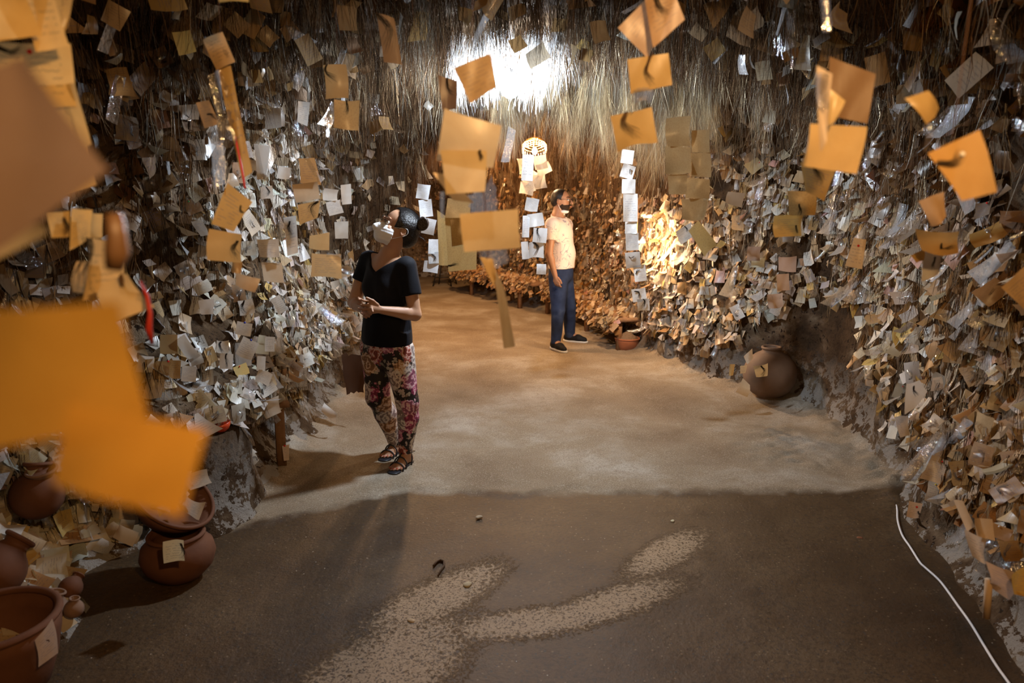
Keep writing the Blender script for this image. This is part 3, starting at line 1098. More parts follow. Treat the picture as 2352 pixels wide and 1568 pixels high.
# vault of the front chamber
Pc2, _n = sample(GC, 4200, lambda P: sstep(2.3, 3.2, P[:, 1]) * (P[:, 1] < 6.9) * (P[:, 0] > -2.2) * (1 - .6 * (P[:, 1] > 5.3) * (P[:, 0] > -.4)))
far_ = sstep(4.4, 5.4, Pc2[:, 1])
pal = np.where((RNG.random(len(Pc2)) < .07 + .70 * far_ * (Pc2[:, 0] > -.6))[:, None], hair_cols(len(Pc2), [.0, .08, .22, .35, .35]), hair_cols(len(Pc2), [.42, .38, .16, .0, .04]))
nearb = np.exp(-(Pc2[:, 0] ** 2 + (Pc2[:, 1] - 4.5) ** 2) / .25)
front_hair = locks(Pc2, 11, RNG.uniform(.16, .42, len(Pc2)) * (1 - .45 * nearb), pal * (.55 + .45 * sstep(3.4, 4.4, Pc2[:, 1]))[:, None], rad=.018, wave=.015, width=.0017, spread=.009, freq=(5, 16))  # locks towards the camera coloured darker, painting the shade of that end
# the pale curtain of long locks behind the bulb
nb = 250
xb = RNG.uniform(-.15, 1.55, nb)
yb = RNG.uniform(5.5, 6.7, nb)
Pb_ = np.stack([xb, yb, ceil_z(xb, yb) - .03], 1)
Lb = RNG.uniform(.14, .60, nb) * np.interp(xb, [-.2, .0, .1, .32, .45, .8, 1.2, 1.5], [.9, 1.0, .45, .45, 1.0, .9, 1.15, .7])
curtain = locks(Pb_, 60, Lb, hair_cols(nb, [.03, .06, .08, .58, .25]) * np.array([1.15, 1.1, 1.0]), rad=.026, wave=.020, width=.0012, seg=9, spread=.008, freq=(6, 16), conv=.9)
# pale locks added close round the bulb, whitened to stand in for its glare
nk = 56
an_ = RNG.uniform(0, 6.28, nk); rr_ = RNG.uniform(.09, .26, nk)
Pk_ = np.stack([BULB_P.x + rr_ * np.cos(an_) * 1.3, BULB_P.y + rr_ * np.sin(an_), np.full(nk, 0.0)], 1)
Pk_[:, 2] = np.minimum(ceil_z(Pk_[:, 0], Pk_[:, 1]) - .02, BULB_P.z + .30)
halo = locks(Pk_, 26, RNG.uniform(.15, .42, nk), np.tile([.72, .72, .70], (nk, 1)) * RNG.uniform(.7, 1.1, (nk, 1)), rad=.022, wave=.010, width=.0016, seg=8, spread=.008)
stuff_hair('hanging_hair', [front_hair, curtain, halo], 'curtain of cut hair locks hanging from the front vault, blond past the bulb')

# brown hair in the second chamber
Pc3, _n = sample(GC, 2300, lambda P: (P[:, 1] > 6.7) * (P[:, 0] > XL(P[:, 1]) - .1) * (P[:, 0] < XR(P[:, 1]) + .1))
lampgap = (np.abs(Pc3[:, 0] - .24 * Pc3[:, 1] / 8.6) < .22) * (Pc3[:, 1] < 9.0)
back_hair = locks(Pc3, 12, RNG.uniform(.12, .66, len(Pc3)) * (1 - .72 * lampgap), hair_cols(len(Pc3), [.30, .45, .22, .02, .01]), rad=.022, wave=.018, width=.0015, spread=.009)
upR, nR_ = sample(GR, 900, lambda P: sstep(6.4, 7.2, P[:, 1]) * sstep(1.45, 1.75, P[:, 2]))
upR = upR + face_in(upR, nR_) * .05
back2 = locks(upR, 10, RNG.uniform(.20, .50, len(upR)), hair_cols(len(upR), [.25, .50, .22, .02, .01]), rad=.02, wave=.01, width=.0022)
jl, nj = sample(GL, 520, lambda P: np.exp(-((P[:, 1] - 6.95) / .5) ** 2) * sstep(.75, 1.2, P[:, 2]))
jl = jl + face_in(jl, nj) * .04
jamb = locks(jl, 14, RNG.uniform(.2, .5, len(jl)), hair_cols(len(jl), [.35, .40, .20, .03, .02]), rad=.02, wave=.012, width=.0016)
stuff_hair('hanging_hair', [back_hair, back2, jamb], 'brown hair hanging round the passage and over the back chamber')

# dark locks taped all over the walls
for nm, fr, n, p, lb in (('wall_locks', fL, 5200, [.40, .30, .16, .04, .10], 'dark wavy locks taped among the notes of the left wall'), ('wall_locks', fR, 5600, [.34, .32, .18, .05, .11], 'dark wavy locks taped among the notes of the right wall')):
    idx = RNG.choice(len(fr[0]), n, replace=False)
    Pw = fr[0][idx] + fr[3][idx] * .03
    Pw[:, 2] = np.maximum(Pw[:, 2], .2)
    a = locks(Pw, 7, RNG.uniform(.10, .30, n) * np.where(Pw[:, 2] > 1.2, 1.4, .8), hair_cols(n, p), rad=.006, wave=.010, width=.0022, spread=.005, freq=(14, 40))
    stuff_hair(nm, [a], lb)

# ================================================================== hanging notes with a place of their own
NHERO = [0]


def hero(poly, Y, col, label, lock=None, pin=None, tape=None, mat='paper_obj', curl=0.10, group=None, name='paper_note', dz=None, cat='paper note', rag=0.0, obj_rand=None):
    """poly: tl, tr, br, bl as seen; each sheet is bowed and turned a little in depth"""
    k = NHERO[0]; NHERO[0] += 1
    rg = np.random.default_rng(500 + k)
    size = math.dist(poly[0], poly[1]) / F * Y
    if dz is None: dz = rg.normal(0, .14, 4) * size
    c4 = [at(p[0], p[1], Y + float(d)) for p, d in zip(poly, dz)]
    cen = sum(c4, Vector()) / 4
    n = 8
    c1, c2, c3 = rg.normal(0, curl, 3)
    V, UVs = [], []
    nrm = ((c4[1] - c4[0]).cross(c4[3] - c4[0])).normalized()
    for b in range(n + 1):
        for a in range(n + 1):
            u, v = a / n, b / n
            p = c4[0] * (1 - u) * (1 - v) + c4[1] * u * (1 - v) + c4[2] * u * v + c4[3] * (1 - u) * v
            h = c1 * math.sin(PI * u) + c2 * math.sin(PI * v) * .8 + c3 * math.sin(PI * u * 1.3) * v + 0.012 * math.sin(9 * u + 5 * v + k)
            p = p + nrm * h * size
            if rag and (a in (0, n) or b in (0, n)):
                p = p + Vector(rg.normal(0, rag * size, 3))
            V.append(p)
            UVs.append((u * .98 + .01 + k, v * .98 + .01 + 2 * k))
    q = np.array([(b * (n + 1) + a, b * (n + 1) + a + 1, (b + 1) * (n + 1) + a + 1, (b + 1) * (n + 1) + a) for b in range(n) for a in range(n)])
    me = mkmesh(name, np.array(V) - np.array(cen), q, [M[mat]], uvs=np.array(UVs))
    o = link(name, me)
    o.location = cen
    o.color = (*col, 1)
    tag(o, label, cat, group)
    toward = -1 if nrm.y > 0 else 1

    def pt(u, v, out=.002):
        a = min(int(u * n), n); b = min(int(v * n), n)
        return Vector(V[b * (n + 1) + a]) + nrm * toward * out
    if lock:
        (u0, v0, u1, v1), lc = lock[:4], (lock[4] if len(lock) > 4 else 'dark_lock')
        items = []
        A, B = pt(u0, v0), pt(u1, v1)
        side = (B - A).cross(nrm).normalized()
        L = (B - A).length
        bow = rg.uniform(-.3, .3)
        for s in range(16):
            o1, o2 = rg.normal(0, .035 * L), rg.normal(0, .11 * L)
            ln = rg.uniform(.7, 1.08)
            pts = []
            for t in np.linspace(0, 1, 8):
                pts.append(A.lerp(B, float(t) * ln) + side * (bow * L * math.sin(PI * t) + .07 * L * math.sin(5.5 * t + k) + o1 * (1 - t) + o2 * t) + nrm * toward * (.0015 + .004 * abs(math.sin(s + t * 2))))
            items.append(tube(pts, [.0006 * (1.3 - 1.0 * t) * max(1, Y / 3) for t in np.linspace(0, 1, 8)], 3, cap=False))
        v_, p_ = merge(items)
        child('hair_lock', v_, p_, M[lc], o)
    if pin:
        u0, v0, pc = pin
        P0 = pt(u0, v0)
        Rm = (nrm * toward).to_track_quat('Z', 'Y').to_matrix()
        sc = max(1.0, Y / 3)
        v_, p_ = lathe([(0.0, 0.007 * sc), (0.003 * sc, 0.006 * sc), (0.0045 * sc, 0.003 * sc), (0.0035 * sc, 0.0), (0.001, 0.0)], P0, Rm, 10)
        child('push_pin', v_, p_, M['pin_' + pc], o)
    if tape:
        u0, v0, u1, v1 = tape
        A, B = pt(u0, v0, .003), pt(u1, v1, .003)
        side = (B - A).cross(nrm).normalized() * .006 * max(1, Y / 2)
        v_ = np.array([A - side, A + side, B + side, B - side])
        child('tape_strip', v_, [np.array([(0, 1, 2, 3)])], M['tape'], o)
    return o


def quad(cx, cy, w, h, rot=0):
    c, s = math.cos(math.radians(rot)), math.sin(math.radians(rot))
    return [(cx + x * c - y * s, cy + x * s + y * c) for x, y in ((-w / 2, -h / 2), (w / 2, -h / 2), (w / 2, h / 2), (-w / 2, h / 2))]


ORG = (.82, .54, .20)
YEL = (.90, .68, .32)
CRM = (.80, .66, .44)
KR = (.52, .37, .18)
WH = (.82, .82, .82)
DK = (.30, .18, .09)
PK = (.34, .25, .21)

# --- left foreground, very close to the lens
hero([(-70, 175), (52, 128), (248, 392), (-90, 640)], .42, PK, 'huge blurred pink-brown sheet hanging closest at the left edge', curl=.04, dz=[0, 0, .02, .02], mat='blank_obj')
hero([(-60, 712), (272, 692), (338, 955), (-60, 1040)], .34, (.46, .27, .05), 'large blurred orange sheet, upper of the close overlapping pair', curl=.05, dz=[0, .01, .02, 0], mat='blank_obj')
hero([(160, 928), (478, 985), (415, 1192), (118, 1112)], .33, (.56, .32, .06), 'blurred orange sheet, lower and tilted of the close overlapping pair', curl=.05, dz=[0, .01, .0, 0], mat='blank_obj')
hero([(-40, 548), (98, 512), (112, 536), (-40, 612)], .55, (.60, .50, .30), 'narrow pale blurred strip below the huge pink-brown sheet', curl=.02, mat='blank_obj')
# column of yellow sheets at the left edge
hero([(-30, -30), (52, -20), (96, 80), (-30, 100)], 1.24, YEL, 'yellow written sheet in the top left corner of the hanging column', curl=.05)
hero([(36, -30), (118, -30), (160, 105), (84, 120)], 1.28, YEL, 'yellow sheet beside the corner sheet, at the top of the column', curl=.05)
hero([(118, -20), (172, -30), (152, 60), (142, 98)], 1.32, (.60, .44, .2), 'dim yellow sliver curling behind the top of the column', curl=.1)
hero([(-30, 96), (162, 100), (175, 250), (-30, 225)], 1.30, YEL, 'broad yellow written sheet with a red dot pin', lock=(.0, .02, .5, .0, 'dark_lock'), pin=(.58, .14, 'red'), curl=.05)
hero([(70, 200), (172, 190), (208, 330), (120, 380)], 1.34, YEL, 'yellow sheet under the red-dotted sheet, covered with clear tape', tape=(.7, .0, .8, .9), curl=.05)
hero([(110, 300), (200, 320), (222, 425), (100, 470)], 1.35, (.74, .50, .2), 'orange-yellow sheet half hidden by the huge pink-brown sheet', curl=.05)
hero([(108, 490), (160, 484), (160, 544), (118, 546)], 1.38, YEL, 'small yellow note, left of three in a clump', lock=(.95, .3, .97, .95, 'dark_lock'))
hero([(165, 478), (212, 482), (212, 545), (160, 575)], 1.40, YEL, 'small yellow note, middle of three in a clump')
hero([(208, 489), (236, 491), (235, 546), (205, 545)], 1.46, (.86, .68, .36), 'small bright yellow note, right of three in a clump')
hero([(203, 545), (290, 560), (272, 668), (190, 690)], 1.31, (.84, .64, .34), 'yellow note with dark lock hanging below the clump of three', lock=(.03, .1, -.0, .9, 'dark_lock'))
hero([(176, 600), (250, 600), (262, 690), (168, 670)], 1.34, (.80, .58, .30), 'cream-yellow note behind the one with the dark lock', tape=(.5, .9, 1, .9))
hero([(218, 655), (292, 628), (346, 706), (262, 742)], 1.27, (.84, .62, .30), 'tilted yellow note with brown lock, lowest of the left column', lock=(.85, .1, 1.0, .98, 'brown_lock'))


def strand_thing(name, pts, rad, mat, label, cat, parts=None, sides=6, flat=1.0):
    V, p = tube(pts, rad, sides, flat=flat)
    c = np.array(pts[0])
    o = link(name, mkmesh(name, V - c, p, [M[mat]]))
    o.location = c
    tag(o, label, cat)
    return o


r_ = [at(322, 645, 1.26), at(338, 680, 1.25), at(345, 720, 1.24), at(342, 755, 1.24), at(350, 790, 1.25)]
strand_thing('ribbon', r_, [.002, .004, .004, .006, .003], 'red_thread', 'red ribbon end dangling from the tilted yellow note', 'ribbon', flat=.5)
strand_thing('ribbon', [at(262, 490, .7), at(268, 540, .7), at(270, 580, .7), at(262, 620, .7)], [.008, .010, .012, .008], 'brown_lock', 'blurred brown lock hanging beside the clump of three yellow notes', 'hair lock', flat=.5)

# --- second column from the left
hero([(466, 92), (511, 73), (541, 142), (498, 163)], 2.0, (.70, .50, .28), 'tan taped note at the top of the silvery strand', tape=(.2, .1, .9, .8))
hero([(500, 158), (530, 150), (580, 395), (556, 412)], 2.02, (.66, .44, .16), 'long brown card strip under the taped tan note', tape=(.1, .1, .9, .5))
hero([(450, 236), (480, 230), (505, 285), (470, 295)], 2.1, (.45, .28, .14), 'dim brown note left of the silvery strand', lock=(.6, .6, 1.0, .8))
hero([(523, 420), (580, 464), (538, 532), (486, 514)], 1.9, ORG, 'upper of the twin orange notes, tilted, with a dark lock', lock=(.75, .25, 1.05, .4))
hero([(480, 525), (557, 538), (552, 603), (476, 597)], 1.9, (.76, .52, .22), 'lower of the twin orange notes, squarer, dark lock at its edge', lock=(.93, .3, .93, .98))
hero([(540, 622), (598, 640), (586, 671), (541, 654)], 2.1, (.74, .54, .34), 'small blank peach note turned flat below the orange pair', mat='blank_obj')
hero([(533, 598), (556, 600), (553, 628), (530, 622)], 2.0, (.5, .30, .12), 'brown scrap tucked between the orange pair and the peach note')
for nm, poly, Y, lb in (('plastic_strip', [(478, 172), (502, 160), (516, 300), (500, 330)], 1.95, 'shiny crumpled clear plastic left of the brown card strip'),
                        ('plastic_strip', [(500, 300), (528, 250), (545, 330), (515, 345)], 1.97, 'shiny crumpled clear plastic on the brown card strip'),
                        ('plastic_strip', [(484, 330), (515, 320), (520, 420), (492, 432)], 2.1, 'pale crumpled plastic bag end above the twin orange notes'),
                        ('plastic_strip', [(1882, -20), (1905, -20), (1912, 70), (1890, 75)], 1.2, 'bright twisted clear plastic at the top right, over the yellow notes'),
                        ('plastic_strip', [(1872, 165), (1905, 170), (1900, 250), (1878, 240)], 1.2, 'bright knot of clear plastic halfway down the right strand'),
                        ('plastic_strip', [(1450, 205), (1500, 205), (1498, 240), (1455, 240)], 1.72, 'pale clear tape with a blue line between two orange notes'),
                        ('plastic_strip', [(1096, 568), (1160, 560), (1170, 600), (1108, 610)], 1.55, 'milky clear tape below the widest orange note'),
                        ('plastic_strip', [(1010, 440), (1022, 440), (1020, 500), (1012, 500)], 1.6, 'thin clear strip under the two pale orange sheets'),
                        ('plastic_strip', [(1070, 450), (1130, 400), (1140, 480), (1085, 490)], 1.7, 'crumpled silvery plastic behind the pale orange sheets'),
                        ('plastic_strip', [(1168, 290), (1185, 300), (1170, 372), (1150, 372)], 3.0, 'white glaring plastic loop below the bare bulb'),
                        ('plastic_strip', [(1118, 140), (1150, 110), (1150, 230), (1128, 235)], 3.4, 'white glaring plastic hanging left of the bare bulb'),
                        ('plastic_strip', [(2130, 285), (2148, 280), (2140, 330), (2122, 350)], 1.15, 'dull twisted plastic above the torn orange note')):
    o = hero(poly, Y, (1, 1, 1), lb, mat='plastic', name=nm, cat='clear plastic', curl=.28, rag=.03)
strand_thing('ribbon', [at(540, 312, 1.98), at(548, 350, 1.98), at(556, 390, 1.98), at(563, 432, 1.98)], .0032, 'pink_thread', 'pink-red ribbon running down the brown card strip', 'ribbon', flat=.4)

# --- third column
C3 = 'notes'
hero([(742, 150), (795, 148), (800, 225), (748, 228)], 2.6, (.50, .32, .14), 'brown note, upper of two stacked squares left of the bulb', lock=(.3, .1, .5, .5))
hero([(768, 228), (826, 230), (823, 299), (767, 293)], 2.6, (.62, .42, .19), 'square kraft note, lower of two stacked squares left of the bulb', lock=(.55, .1, .62, .6), mat='kraft_obj')
hero([(686, 364), (722, 362), (738, 425), (690, 420)], 2.8, (.62, .38, .17), 'brown lined note above the cream one', tape=(.6, 0, 1, .9))
hero([(671, 424), (729, 417), (735, 456), (680, 466)], 2.75, (.76, .62, .46), 'cream lined note with reddish writing between two brown notes')
hero([(683, 470), (736, 460), (728, 500), (688, 516)], 2.8, (.66, .42, .18), 'brown note crossed by a black lock under the cream note', lock=(.9, .0, .75, .9))
hero([(711, 541), (757, 533), (756, 575), (710, 570)], 2.8, (.72, .52, .27), 'small ochre note above the curled one')
hero([(716, 581), (783, 583), (784, 637), (714, 636)], 2.6, (.78, .58, .32), 'curled ochre note with white turned corner, left of the woman', tape=(.6, .1, 1, .2))
hero([(598, 430), (625, 426), (628, 455), (600, 458)], 3.3, WH, 'small white note with black lock, high on the left strand', lock=(.5, .1, .6, .8))
hero([(640, 380), (668, 385), (664, 412), (636, 408)], 3.3, WH, 'white taped note left of the brown lined note')
hero([(745, 432), (778, 436), (775, 462), (742, 460)], 3.4, WH, 'white written note right of the cream lined note')
hero([(748, 465), (782, 458), (790, 488), (757, 496)], 3.4, (.78, .78, .78), 'white crumpled note under the written white note')
hero([(782, 425), (806, 422), (808, 468), (786, 470)], 3.4, (.80, .80, .80), 'tall white note right of the written white note')
hero([(685, 232), (712, 235), (706, 290), (683, 280)], 3.2, WH, 'bright white curled note high on the left near the kraft squares')
hero([(583, 330), (620, 335), (610, 412), (590, 412)], 3.2, (.70, .70, .70), 'white narrow paper under clear plastic on the left strand', tape=(.2, 0, .7, 1))
hero([(553, 360), (596, 372), (606, 392), (560, 390)], 3.3, (.40, .26, .14), 'dull brown paper beside the left strand')
hero([(590, 550), (640, 548), (642, 590), (598, 590)], 3.0, WH, 'white folded note above the cream lined one')
hero([(600, 602), (648, 604), (652, 650), (606, 645)], 3.0, (.80, .70, .56), 'cream lined note with clear tape over its top', tape=(.1, .05, .9, .05))
hero([(650, 500), (680, 495), (684, 580), (660, 588)], 3.1, WH, 'long white curled note left of the ochre notes', lock=(.5, .2, .6, .6))
hero([(768, 510), (800, 508), (800, 548), (770, 548)], 3.4, (.74, .74, .72), 'plain white note near the woman\'s shoulder')
hero([(455, 690), (492, 686), (490, 722), (462, 722)], 3.4, WH, 'bright white written note above the left ledge')

# --- dark sheets near the top
hero([(865, 30), (905, 42), (925, 150), (882, 143)], 2.3, DK, 'dark brown sheet hanging high between the left notes and the bulb', lock=(.3, .1, .6, .8), mat='blank_obj')
hero([(1006, 172), (1050, 186), (1048, 250), (1016, 252)], 2.3, (.28, .17, .10), 'dark curled sheet left of the glaring bulb', lock=(.5, 0, .9, .5), mat='blank_obj')
hero([(500, -40), (572, -40), (572, 5), (504, 6)], 1.7, (.60, .48, .20), 'olive-yellow card cut by the top edge of the photo')

# --- middle column under the bulb
hero([(1042, 156), (1127, 122), (1141, 200), (1080, 238)], 1.55, (.62, .42, .20), 'tilted brown-orange note in front of the bulb glare', curl=.06)
hero([(1021, 249), (1152, 288), (1132, 385), (1003, 368)], 1.5, (.92, .78, .52), 'large pale orange sheet, upper of the bright pair', curl=.05, mat='blank_obj')
hero([(1012, 345), (1118, 346), (1114, 440), (1024, 446)], 1.47, (.92, .76, .48), 'pale orange written sheet, lower of the bright pair', lock=(.88, 0, .88, .35), curl=.05)
hero([(994, 396), (1030, 400), (1088, 466), (1040, 460)], 1.52, (.80, .52, .22), 'orange pointed corner poking out under the bright pair', curl=.04, mat='blank_obj')
hero([(1056, 491), (1190, 480), (1196, 569), (1067, 579)], 1.5, (.92, .70, .36), 'wide bare orange note at the centre of the room', curl=.04, mat='blank_obj')
hero([(1102, 590), (1132, 594), (1140, 640), (1134, 657)], 1.52, (.80, .56, .24), 'orange wedge pointing down below the wide bare note', curl=.04, mat='blank_obj')
hero([(1133, 610), (1158, 660), (1184, 796), (1157, 801)], 1.55, (.40, .33, .22), 'long grey-brown strip ending the centre strand', curl=.06, mat='blank_obj')
# kraft sheets behind
hero([(1028, 455), (1082, 460), (1078, 505), (1022, 500)], 3.3, KR, 'rough kraft sheet behind the bright pair, topmost of its group', mat='kraft_obj')
hero([(1022, 500), (1095, 500), (1094, 618), (1030, 624)], 3.3, (.56, .42, .19), 'large kraft sheet with a knotted lock and a curved lock', lock=(.08, .88, .42, .88), mat='kraft_obj')
hero([(1004, 482), (1030, 500), (1034, 610), (1008, 608)], 3.4, (.60, .46, .22), 'tall kraft sheet left of the large one', mat='kraft_obj')
hero([(1034, 505), (1072, 500), (1070, 560), (1038, 566)], 3.25, (.58, .42, .20), 'curled kraft sheet with dark writing over the large one', mat='kraft_obj')
# white notes chain behind the woman's head
for k, (cx, cy, w_, h_, r) in enumerate([(972, 440, 30, 34, 8), (978, 478, 30, 40, -6), (985, 520, 30, 36, 12), (996, 566, 24, 34, 2), (997, 592, 26, 26, -4), (990, 613, 34, 26, 8)]):
    hero(quad(cx, cy, w_, h_, r), 5.2, (.52, .56, .62), 'grey-white note, %s of the string right of the woman\'s bun' % ('first and highest', 'second', 'third', 'fourth', 'fifth', 'last and lowest')[k], lock=((.4, .2, .5, .9) if k == 4 else None))
# --- fourth column
hero([(1419, 64), (1500, -18), (1540, -8), (1487, 134)], 1.7, (.74, .52, .34), 'pink-orange note with blue pen mark, left half of the top pair', curl=.04)
hero([(1478, -20), (1545, -25), (1573, 45), (1500, 110)], 1.66, (.70, .48, .32), 'pink-orange note with blue ink stroke, right half of the top pair', lock=(.3, .2, .7, .7), curl=.05)
hero([(1441, 136), (1535, 122), (1544, 195), (1449, 215)], 1.7, (.80, .52, .17), 'plain orange note under the pink-orange pair', lock=(.55, 0, .62, .95, 'brown_lock'), curl=.05, mat='blank_obj')
hero([(1402, 266), (1497, 246), (1511, 322), (1419, 350)], 1.7, (.84, .58, .22), 'curled orange note with a wide shadowed lock, above the white chain', lock=(.45, 0, .52, .95, 'brown_lock'), curl=.05, mat='blank_obj')
# the chain of white notes
W5 = [(1441, 360, 28, 32, 8), (1442, 394, 30, 32, 18), (1444, 428, 31, 33, 1), (1448, 477, 33, 64, 0), (1449, 523, 27, 27, 2), (1452, 555, 30, 40, -2), (1454, 597, 34, 36, -5), (1470, 627, 28, 38, -7), (1468, 677, 32, 30, -8), (1478, 700, 28, 27, -4)]
NM5 = ['curled', 'tilted with a round black lock', 'square', 'tallest', 'small greyish', 'greyish', 'wider with a brown bow lock', 'offset with a slanting lock', 'low with a curved lock', 'lowest with a straight black lock']
for k, (cx, cy, w_, h_, r) in enumerate(W5):
    hero(quad(cx, cy, w_, h_, r), 5.0, (.80, .84, .88) if k not in (4, 5, 6) else (.62, .64, .66), '%s white note, %s in the long vertical chain' % (NM5[k], ('first', 'second', 'third', 'fourth', 'fifth', 'sixth', 'seventh', 'eighth', 'ninth', 'tenth')[k]),
         lock={1: (.7, .3, .75, .7), 6: (.25, .3, .7, .35, 'brown_lock'), 7: (.2, .6, .6, .3), 8: (.3, .2, .5, .8), 9: (.5, 0, .6, .9)}.get(k), curl=.05, group='white notes of the long chain')
for k, (cx, cy, w_, h_, r) in enumerate([(1212, 300 + 85, 26, 60, 3), (1222, 470, 30, 30, 10), (1230, 505, 36, 30, -8), (1240, 540, 32, 34, 5), (1232, 575, 34, 36, 0), (1243, 618, 22, 24, 2), (1208, 520, 16, 50, 2), (1206, 575, 16, 40, -4)]):
    hero(quad(cx, cy, w_, h_, r), 5.6, (.55, .58, .62), '%s grey-white note on the glinting string left of the man' % ('topmost', 'crumpled', 'broad', 'pointed', 'wide lower', 'small square lowest', 'slim upper', 'slim lower')[k], group='grey-white notes left of the man', lock=((.4, .1, .6, .9) if k in (3, 4) else None))
# --- cluster of kraft notes, right
KH = [(1530, 272, 1588, 266, 1584, 335, 1534, 338, 'folded, top left'), (1588, 300, 1630, 298, 1630, 352, 1590, 350, 'top right'), (1527, 336, 1586, 338, 1588, 398, 1527, 398, 'middle left'),
      (1588, 352, 1632, 350, 1633, 407, 1588, 405, 'middle right'), (1533, 402, 1578, 400, 1576, 446, 1536, 446, 'lower left'), (1576, 408, 1630, 412, 1629, 456, 1574, 456, 'lower middle'), (1565, 457, 1628, 455, 1620, 506, 1566, 504, 'lowest')]
for a in KH:
    hero([(a[0], a[1]), (a[2], a[3]), (a[4], a[5]), (a[6], a[7])], 3.1, (.46, .35, .19), 'rough kraft note, %s of the seven hanging in a cluster' % a[8], mat='kraft_obj', group='cluster of kraft notes', tape=((.9, .1, .95, .9) if a[8] == 'lowest' else None))
hero([(1581, 530), (1604, 506), (1645, 562), (1619, 591)], 3.1, (.60, .48, .22), 'tilted fibrous kraft card below the kraft cluster', mat='kraft_obj')
hero([(1552, 532), (1588, 510), (1590, 545), (1564, 562)], 3.3, WH, 'white written note behind the tilted kraft card', lock=(.7, .1, .8, .5))
hero([(1672, 440), (1712, 444), (1706, 478), (1666, 466)], 3.4, (.36, .28, .2), 'dark note alone, right of the kraft cluster')
hero([(1718, 566), (1748, 566), (1746, 599), (1716, 598)], 4.2, (.52, .42, .38), 'mauve-grey note above the pale green one, right wall', mat='blank_obj')
hero([(1727, 594), (1758, 592), (1757, 614), (1727, 614)], 4.2, (.72, .78, .68), 'pale green note under the mauve-grey one, right wall')
hero([(1788, 590), (1830, 588), (1828, 625), (1788, 620)], 3.6, (.66, .50, .42), 'pinkish note, upper of three blank ones on the right', mat='blank_obj')
hero([(1783, 630), (1812, 628), (1814, 666), (1786, 668)], 3.6, (.68, .50, .38), 'pinkish blank note, middle of three on the right', mat='blank_obj')
hero([(1762, 676), (1798, 672), (1800, 704), (1766, 708)], 3.7, (.70, .54, .44), 'pinkish creased note, lowest of three on the right', tape=(.3, .3, .9, .3))
# --- right column
hero([(1905, 130), (2012, 170), (1992, 284), (1905, 265)], 1.5, (.34, .20, .09), 'large dim brown sheet behind the yellow notes at the right', curl=.06, mat='blank_obj')
hero([(1908, 205), (1942, 232), (1918, 280), (1900, 290)], 1.3, (.82, .62, .28), 'yellow folded corner beside the bright plastic strand', mat='blank_obj')
hero([(1876, 150), (1912, 170), (1905, 300), (1884, 350)], 1.22, (.80, .66, .48), 'pale tapering paper strip hanging over the square yellow note', curl=.1, mat='blank_obj')
hero([(1862, 284), (1991, 291), (1966, 399), (1840, 381)], 1.35, (.88, .62, .26), 'square yellow-orange note below the bright plastic strand', curl=.05, mat='blank_obj')
hero([(1838, 372), (1918, 392), (1893, 462), (1850, 440)], 2.0, (.60, .40, .15), 'brown note with looping hair under the square yellow-orange one', lock=(.4, .1, .7, .7))
hero([(1808, 438), (1876, 440), (1873, 494), (1812, 494)], 2.4, (.64, .44, .18), 'upper crooked kraft note, faint writing', mat='kraft_obj', lock=(.42, .6, .46, 1.0))
hero([(1779, 495), (1846, 492), (1846, 541), (1779, 545)], 2.4, (.74, .48, .15), 'lower crooked kraft note, orange with a black lock', lock=(.75, .5, .77, .95))
hero([(1797, 540), (1822, 544), (1820, 558), (1798, 556)], 2.5, WH, 'bright white scrap under the orange crooked note')
hero([(2131, 352), (2250, 298), (2292, 440), (2208, 462)], 1.15, (.66, .42, .16), 'torn orange note with a glinting pin, large at the right', lock=(.1, .35, .55, .25), pin=(.58, .27, 'white'), curl=.10, mat='blank_obj')
hero([(2078, 226), (2132, 208), (2160, 250), (2128, 286)], 1.3, (.70, .52, .24), 'folded yellowish note above the torn orange note', curl=.12, mat='blank_obj')
hero([(2110, 462), (2168, 440), (2178, 500), (2140, 520)], 1.6, (.66, .46, .28), 'tan twisted note below the torn orange note', curl=.15, mat='blank_obj')
hero([(2102, 525), (2204, 531), (2204, 583), (2118, 575)], 1.9, (.60, .38, .14), 'wide orange note with looping lock on the right wall', lock=(.6, .5, .97, .8))
hero([(2092, 588), (2125, 572), (2122, 598), (2105, 604)], 2.0, (.60, .38, .12), 'orange scrap left of the rounded white paper')
hero([(2122, 578), (2162, 586), (2160, 625), (2116, 646)], 2.05, (.74, .74, .74), 'rounded white paper under the wide orange note', lock=(.6, .2, .4, .7), curl=.12)
hero([(1962, 545), (1990, 550), (1980, 618), (1941, 610)], 2.6, (.68, .48, .26), 'narrow tan note held by a red pin with scrawled letters', pin=(.6, .28, 'red'))
hero([(2300, 660), (2352, 612), (2380, 700), (2352, 710)], 1.8, (.64, .46, .26), 'tan note at the right edge with a pale fold', curl=.12)
hero([(2082, 882), (2112, 872), (2132, 900), (2078, 952)], 2.7, WH, 'white sheet with a curved dark lock, low on the right wall', lock=(.4, .2, .6, .7))
hero([(2056, 957), (2086, 955), (2090, 1000), (2068, 1005)], 2.9, (.66, .60, .54), 'pale note hanging just under the white sheet with the curved lock')
hero([(2190, 1148), (2212, 1150), (2240, 1210), (2222, 1222)], 2.15, (.76, .66, .54), 'tall cream note, upper of the low trio at the right', curl=.12)
hero([(2238, 1190), (2280, 1192), (2282, 1240), (2245, 1236)], 2.1, (.72, .54, .34), 'spotted tan note, right of the low trio')
hero([(2215, 1215), (2268, 1238), (2268, 1288), (2232, 1275)], 2.1, (.74, .66, .58), 'pale torn note, bottom of the low trio', curl=.12)
hero([(2263, 1288), (2328, 1312), (2316, 1376), (2270, 1345)], 2.0, (.68, .54, .46), 'large pinkish note, lowest on the right wall', curl=.14)
